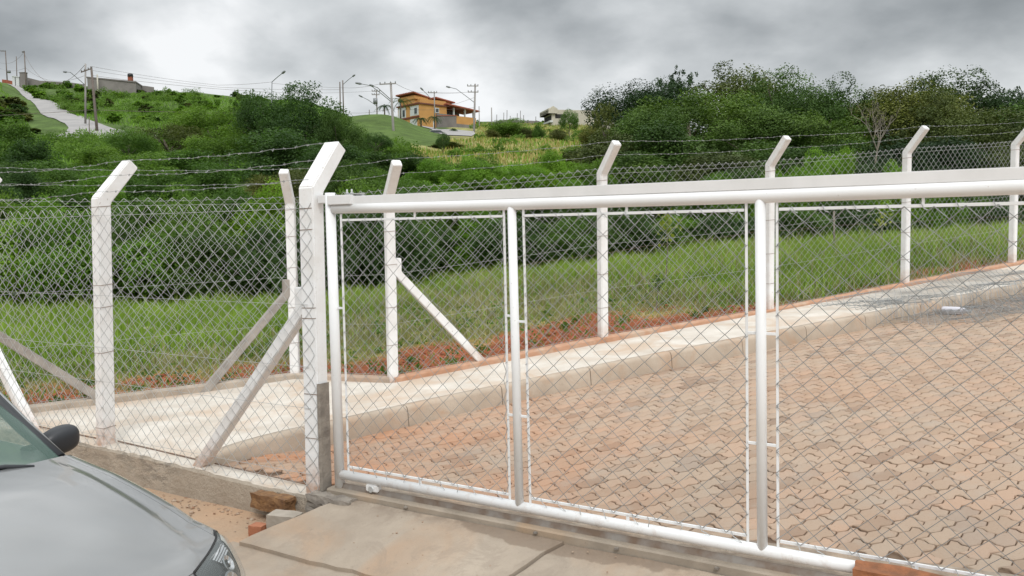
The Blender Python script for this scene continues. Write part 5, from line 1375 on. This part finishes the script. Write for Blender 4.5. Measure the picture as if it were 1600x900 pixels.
# ------------------------------------------------------------------ poles, lamps, wires
M_WOODP = simple('dark_wood_pole', (.13, .10, .085), (.19, .16, .14), 1, .9); M_CONP = simple('concrete_pole', (.34, .32, .30), (.27, .25, .24), 1, .9); M_METAL = simple('grey_metal', (.25, .26, .27), None, rough=.5, metal=.3)
def pole(label, D, base, top, mat, r=(.17, .11), arms=(), lamps=(), stuff=(), white=False):
    B = at(base[0], base[1], D); T = at(top[0], top[1], D); root = tag(empty('utility_pole', B), label, 'utility pole')
    d = (T - B).normalized(); straw('shaft', [B - d * 2, T], list(r), mat, root, 8)
    for (x0, y0, x1, y1) in arms:
        P0, P1 = at(x0, y0, D), at(x1, y1, D); w = (P1 - P0); b = MB(); b.poly_extrude([P0 + Vector((0, -.15, -.07)), P1 + Vector((0, -.15, -.07)), P1 + Vector((0, -.15, .07)), P0 + Vector((0, -.15, .07))], Vector((0, .13, 0))); o = b.build('crossarm', mat, root)
        for t in (.04, .33, .67, .96):
            q = P0.lerp(P1, t); b = MB(); b.tube([q + Vector((0, -.08, .07)), q + Vector((0, -.08, .2)), q + Vector((0, -.08, .32))], [.05, .09, .05], 6); b.build('insulator', M_METAL, o)
    for pts in lamps:
        P_ = [at(x, y, D - 1.0 * k) for k, (x, y) in enumerate(pts)]; o = straw('lamp_arm', P_, .05, M_METAL, root, 6)
        e = P_[-1]; v = (P_[-1] - P_[-2]).normalized(); b = MB(); b.tube([e - v * .1, e + v * .2, e + v * .75, e + v * .85], [.07, .16, .13, .03], 8); b.build('lamp_head', M_METAL, o)
    for (x, y, w, h) in stuff:
        q = at(x, y, D - .3); b = MB(); b.tube([q - Vector((0, 0, h / 2)), q + Vector((0, 0, h / 2))], w / 2, 10); b.build('transformer', M_METAL, root)
    return root
pole('tall thin pole at the left edge on the crest with dark box', 225, (11.5, 130), (8.5, 80), M_WOODP, arms=((1, 80, 9, 80),), stuff=((14, 112, .9, .6),))
pole('short thin pole between two taller ones on the left crest', 220, (26.5, 124), (25.5, 88), M_WOODP, (.12, .09))
pole('dark pole rising behind the grey gate pier', 200, (41, 140), (38, 80), M_WOODP, arms=((35, 82, 38.5, 81),))
pole('pale concrete pole with street lamp right behind the leaning pole', 128, (133.5, 172), (133.5, 99.5), M_CONP, (.16, .12), lamps=(((133, 133), (122, 123), (110, 113), (104, 112.5)),))
pole('leaning dark wooden pole with angled crossarm beside the hill road', 121, (151.5, 203), (142.5, 104), M_WOODP, (.22, .15), arms=((127, 113, 144, 107),))
pole('short dark post standing in front of the hill road', 112, (139.5, 204), (139.3, 183), M_WOODP, (.07, .06))
pole('left of two thin poles behind the big dark tree', 150, (532, 185), (531, 128), M_WOODP, (.13, .1))
pole('right of two thin poles behind the big dark tree with street lamp', 150, (537, 185), (535.5, 125.5), M_WOODP, (.13, .1), lamps=(((536, 132), (545, 124), (551, 119.5)),))
pole('street lamp pole hidden behind the big dark tree with only its lamp showing', 110, (424, 180), (425, 128), M_METAL, (.08, .06), lamps=(((425, 128), (434, 120), (441, 114.5)),))
pole('double armed pole with transformer behind the grassy mound', 160, (589.5, 190), (588, 140), M_CONP, (.15, .11), arms=((581, 142.5, 594, 142.5), (581, 148, 593, 148)), lamps=(((588, 165), (575, 156), (566, 151.5)),), stuff=((586.5, 158, .8, 1.0),))
pole('big concrete pole with wide crossarm in front of the grassy mound', 115, (616, 228), (610.5, 129), M_CONP, (.20, .14), arms=((593, 132, 619, 130.5),), lamps=(((610, 158), (598, 148), (580, 134), (564, 131)), ((610, 155), (600, 146), (590, 137), (583, 134.5))))
pole('thin pole with small crossarm in front of the orange house', 160, (679, 172), (678.5, 143), M_CONP, (.12, .1), arms=((669, 145, 683, 145),), lamps=(((674, 156), (668, 148), (661, 141)),))
pole('concrete pole with two crossarms right of the orange house', 146, (740.5, 214), (742.5, 131), M_CONP, (.20, .14), arms=((730, 134.5, 747.5, 134.5), (731, 144, 747.5, 144)), lamps=(((741, 160), (728, 150), (713, 139), (703, 136.5)),))
pole('left thin post on the ridge right of the orange house', 170, (749, 199), (748.5, 166), M_CONP, (.1, .08))
pole('right thin post on the ridge right of the orange house', 170, (768.5, 201), (768, 168), M_CONP, (.12, .1))
def pillar():
    A = at(678.5, 204, 158); b = MB(); b.box((A.x, A.y, A.z + .8), (.32, .32, 1.7)); b.box((A.x, A.y, A.z + 1.68), (.4, .4, .08)); tag(b.build('white_post', M_WHITEW), 'short white post in front of the orange house garden', 'post')
pillar()
for px in (577,):
    o = straw('fence_stake', [at(px, 189, 138), at(px, 171.5, 138)], .07, M_WOODP); tag(o, 'thin dark stake on top of the grassy mound', 'stake')
def wires():
    def w(label, pts, sag=0., r=.022):
        b = MB()
        for (a, c) in zip(pts, pts[1:]):
            A, B = at(*a), at(*c); P_ = []
            for i in range(13):
                t = i / 12; q = A.lerp(B, t); q.z -= sag * (B - A).length * 4 * t * (1 - t) * .02; P_.append(q)
            b.tube(P_, r, 4, False)
        tag(b.build('power_line', M_WOODP), label, 'power line')
    w('power line sagging from the left edge pole to the pole behind the pier', [(0, 98, 225), (9, 99, 225), (38, 81, 200)], 1.2)
    w('power line sagging between the pier pole and the street lamp pole', [(38, 84, 200), (133, 101, 128)], 2.6, .03)
    w('lower cable from the left edge past the pier pole', [(0, 107, 225), (40, 106, 200), (133, 118, 128)], 1.)
    w('upper line running right from the leaning pole to the big dark tree', [(144, 104, 121), (340, 133, 135), (425, 128, 130)], .5)
    w('middle line running right from the leaning pole to the big dark tree', [(144, 110, 121), (340, 136, 135), (530, 140, 150)], .4)
    w('lower line running right from the leaning pole over the crest', [(144, 118, 121), (420, 144, 140), (588, 142, 160)], .5)
    w('upper line between the thin poles and the big concrete pole', [(425, 130, 130), (535, 137, 150), (594, 131, 115)], .3)
    w('dark low cable crossing the hill road', [(-40, 182, 118), (60, 177, 120), (145, 171.5, 121), (290, 175, 122), (380, 176, 100)], .2, .035)
    w('line from the big concrete pole to the orange house pole', [(619, 131, 115), (669, 144.5, 160), (730, 144, 146)], .5)
    w('upper line from the house pole to the double crossarm pole', [(683, 144.5, 160), (731, 144, 146)], .3)
    w('low cable crossing in front of the mound to the big concrete pole', [(545, 176, 145), (611, 170, 115), (741, 168, 146)], .4)
    w('slack cable rising over the orange house to the right hand pole', [(640, 158, 130), (700, 166, 140), (742, 152, 146)], .3)
wires()
def palm(px, yb, yt, D, label, spread=1.9):
    B = at(px, yb, D); T = at(px, yt, D); r = tag(empty('palm_tree', B), label, 'palm'); r_ = random.Random(int(px))
    straw('trunk', [B - Vector((0, 0, 1)), B.lerp(T, .5), T], [.17, .13, .10], M_BARK, r, 7); b = MB()
    for k in range(13):
        a = k * 2.4; el = r_.uniform(.1, 1.1); L = spread * r_.uniform(.8, 1.1); prev = T.copy(); pts = []
        for i in range(8):
            t = i / 7; pts.append(T + Vector((math.cos(a) * L * t, math.sin(a) * L * t, L * (t * el - t * t * (el * .55 + .7)))))
        for i in range(7):
            d = (pts[i + 1] - pts[i]); s = Vector((-math.sin(a), math.cos(a), 0)) * .45 * (1 - .5 * (i / 7)) + Vector((0, 0, -.15))
            for sg in (1, -1):
                for q in (0, .5):
                    p = pts[i] + d * q; e = p + Vector((s.x * sg, s.y * sg, s.z)) + d * .6
                    v = [b.bm.verts.new(p - d * .12), b.bm.verts.new(p + d * .22), b.bm.verts.new(e)]; b.bm.faces.new(v)
    b.build('fronds', L_DARK, r)
palm(601, 189, 166, 150, 'slim palm standing left of the big concrete pole'); palm(626, 187, 158, 152, 'tall palm in front of the left corner of the orange house', 2.4)
palm(658, 198, 186, 150, 'low palm before the garage of the orange house', 1.8); palm(679, 200, 184, 152, 'low dark palm beside the short white post', 1.8); palm(560, 190, 186, 146, 'tiny palm at the left end of the low white wall', .8)
palm(709, 209, 202, 146, 'small dark palm on the verge above the far road', .9)
def small_car():
    D = 140; P = at(684.5, 217, D); r = tag(empty('distant_car', P), 'small pale silver car parked on the far road by the house', 'car')
    zg = P.z; b = MB()
    prof = [(-2, .3), (2, .3), (2.0, .75), (1.1, .88), (.5, 1.35), (-1.0, 1.38), (-1.7, .95), (-2, .9)]
    b.poly_extrude([P + Vector((x, -.8, z)) for x, z in prof], Vector((0, 1.6, 0)), .08); b.build('body', M_CAR, r)
    b = MB(); b.poly_extrude([P + Vector((x, -.82, z)) for x, z in ((.95, .9), (.45, 1.28), (-.95, 1.3), (-1.5, .95))], Vector((0, 1.64, 0)), .02); b.build('window', M_DKGLASS, r)
    for x in (-1.3, 1.3):
        for s in (-.8, .62): b = MB(); b.tube([P + Vector((x, s, .3)), P + Vector((x, s + .18, .3))], .31, 14); b.build('wheel', M_RUBBER, r)
small_car()

# ------------------------------------------------------------------ small things
def bare_tree():
    B = at(1368, 262, 40); r = tag(empty('bare_tree', B), 'leafless pale branched tree in front of the olive trees', 'tree'); b = MB(); rr = random.Random(3)
    def br(p, d, L, rad, n):
        e = p + d * L; m_ = p.lerp(e, .5) + Vector((rr.uniform(-1, 1), rr.uniform(-1, 1), rr.uniform(-.5, 1))) * L * .08
        b.tube([p, m_, e], [rad, rad * .8, rad * .6], 5)
        if n:
            for _ in range(3 if n > 2 else 2):
                v = Vector((rr.uniform(-1, 1), rr.uniform(-.5, .5), rr.uniform(.1, 1))).normalized(); br(e if rr.random() < .6 else m_, (d * .75 + v * .75).normalized(), L * rr.uniform(.55, .8), rad * .6, n - 1)
    br(B - Vector((0, 0, .5)), Vector((.05, 0, 1)), 1.3, .06, 5); b.build('branches', M_STEM, r)
bare_tree()
def sapling(px, yb, yt, D, label, nl, ls, mat, seed):
    B = at(px, yb, D); B.z = terrain(B.x, D); T = at(px + 2, yt, D); r = tag(empty('sapling', B), label, 'sapling'); rg = np.random.default_rng(seed)
    straw('stem', [B, B.lerp(T, .5) + Vector((.02, 0, 0)), T], [.012, .009, .004], M_STEM, r, 5); H = T.z - B.z
    c = np.array(T) + rg.normal(0, 1, (nl, 3)) * np.array([.10, .10, .14]) * H * .9 - np.array([0, 0, .12 * H]); V, F, TT = leaves(c, rg.normal(0, 1, (nl, 3)), ls, rg.uniform(.3, 1, nl), rg, .5, .5)
    link('leaves', np_mesh('leaves', V, F, False, {'tint': TT}), r, mat)
L_YEL = leaf_mat('leaf_yellow', (.16, .20, .03), (.36, .40, .07), .35)
sapling(1040, 425, 340, 15, 'yellowish green sapling behind the rear fence in the middle panel', 70, .11, L_YEL, 1)
sapling(1376, 400, 335, 17, 'thin yellowish creeper standing behind the rear fence at the right', 60, .07, L_YEL, 2)
sapling(1025, 462, 435, 12.6, 'small dark weed in the grass left of the fourth rear post', 60, .07, L_DARK, 3)
def old_wire():
    r = tag(empty('old_wire_fence', at(1303, 380, 18)), 'old rusty wire strung on a thin pale stake before the thicket', 'wire fence'); A = at(1303, 330, 18); B = at(1304, 384, 18); straw('stake', [B - Vector((0, 0, .3)), A], .022, M_STEM, r)
    pts = [at(690, 432, 13.5), at(850, 408, 14.5), at(1010, 384, 15.5), at(1180, 362, 17), at(1303, 352, 18), at(1480, 342, 19.5), at(1700, 330, 21)]
    P_ = []
    for a, c in zip(pts, pts[1:]):
        for i in range(10): t = i / 10; q = a.lerp(c, t); q.z -= .05 * t * (1 - t) * 4 * .5; P_.append(q)
    straw('wire', P_, .0035, M_RUST, r, 4)
old_wire()
def wire_heap():
    r = tag(empty('chain_link_roll', (5.6, 11.0, .6)), 'loose tangled sheet of chain link lying over the kerb at the far right', 'wire netting')
    for q, (o_, r0, rot, L, Wn) in enumerate((((4.55, 10.62), 0, 0.06, 4.2, 12), ((5.0, 10.25), 1, -.10, 4.4, 11), ((5.5, 10.15), 2, .03, 4.0, 10))):
        ca, sa = math.cos(.48 + rot), math.sin(.48 + rot); nw = int(L / .06); V = []; F = []; of = 0; ang = np.array([[1, 0], [0, 1], [-1, 0], [0, -1]], float)
        for i in range(nw):
            pts = []
            for k in range(Wn * 2):
                side = (k + i) % 2; s = i * .06 + .06 * side; t = k * .055 + .12 * mnoise.noise(Vector((s * .9, q, 0)))
                x = o_[0] + ca * s - sa * t * .9; y = o_[1] + sa * s + ca * t * .9 - .3
                onw = y > np.interp(x, [p.x for p in KC], [p.y for p in KC]) - .03; z = (zwalk(x, y) if onw else zyard(x, y)) + .02 + .05 * (mnoise.noise(Vector((s * 1.4, t * 2, q * 5))) + .6) + .012 * q
                pts.append((x, y, z + (.004 if side else -.004)))
            pts = np.array(pts); K = len(pts); ring = pts[:, None, :] + .0026 * np.stack([np.tile([1., 0, 0], (K, 1)), np.tile([0, 0, 1.], (K, 1)), np.tile([-1., 0, 0], (K, 1)), np.tile([0, 0, -1.], (K, 1))], 1)
            V.append(ring.reshape(-1, 3)); a = np.arange(K - 1)[:, None] * 4 + np.arange(4)[None]; b_ = np.arange(K - 1)[:, None] * 4 + (np.arange(4)[None] + 1) % 4; F.append(np.stack([a, b_, b_ + 4, a + 4], -1).reshape(-1, 4) + of); of += 4 * K
        link('netting', np_mesh('netting', np.concatenate(V), np.concatenate(F), True), r, M_WIREG)
    b = MB(); rr = random.Random(9)
    for k in range(26):
        c = Vector((4.85 + rr.gauss(0, .22), 11.05 + rr.gauss(0, .12), 0)); c.z = zwalk(c.x, c.y) + .02; pts = [c]
        for i in range(5): pts.append(pts[-1] + Vector((rr.uniform(-.09, .09), rr.uniform(-.06, .06), rr.uniform(-.02, .035))))
        for p in pts: p.z = max(p.z, zwalk(p.x, p.y) + .006)
        b.tube(pts, .003, 4)
    b.build('wire_end', M_WIREG, r)
wire_heap()
def bottle():
    P = Vector((5.70, 10.84, .60)); d = Vector((.75, -.62, 0)).normalized(); b = MB(); P.z = zyard(P.x, P.y) + .055
    b.tube([P - d * .16, P - d * .155, P - d * .13, P + d * .05, P + d * .10, P + d * .14, P + d * .165], [.02, .045, .05, .05, .035, .018, .018], 16)
    m, t, bs, o = new_mat('clear_plastic'); bs.inputs['Base Color'].default_value = (.75, .74, .80, 1); bs.inputs['Roughness'].default_value = .15; bs.inputs['Alpha'].default_value = .75
    o = b.build('plastic_bottle', m); tag(o, 'clear plastic bottle lying at the foot of the kerb near the netting', 'bottle')
    b = MB(); b.tube([P + d * .163, P + d * .19], .021, 12); b.build('cap', M_WHITEW, o)
bottle()
def litter():
    P = at(232, 527, 14); P.z = terrain(P.x, P.y) + .12; lump('paper_scrap', P, (.16, .12, .12), .3, simple('scrap', (.62, .55, .33), None, rough=.8), 'crumpled pale scrap lying in the grass left of the gate', 'litter', 3, .04)
    P = at(137, 554, 11.5); P.z = terrain(P.x, P.y) + .10; b = MB(); b.tube([P - Vector((.13, 0, 0)), P + Vector((.02, .02, .01)), P + Vector((.14, 0, .0))], [.02, .016, .014], 6); tag(b.build('stick', simple('pale_stick', (.55, .48, .33), None, rough=.9)), 'short pale stick lying in the grass beside the left post', 'stick')
litter()
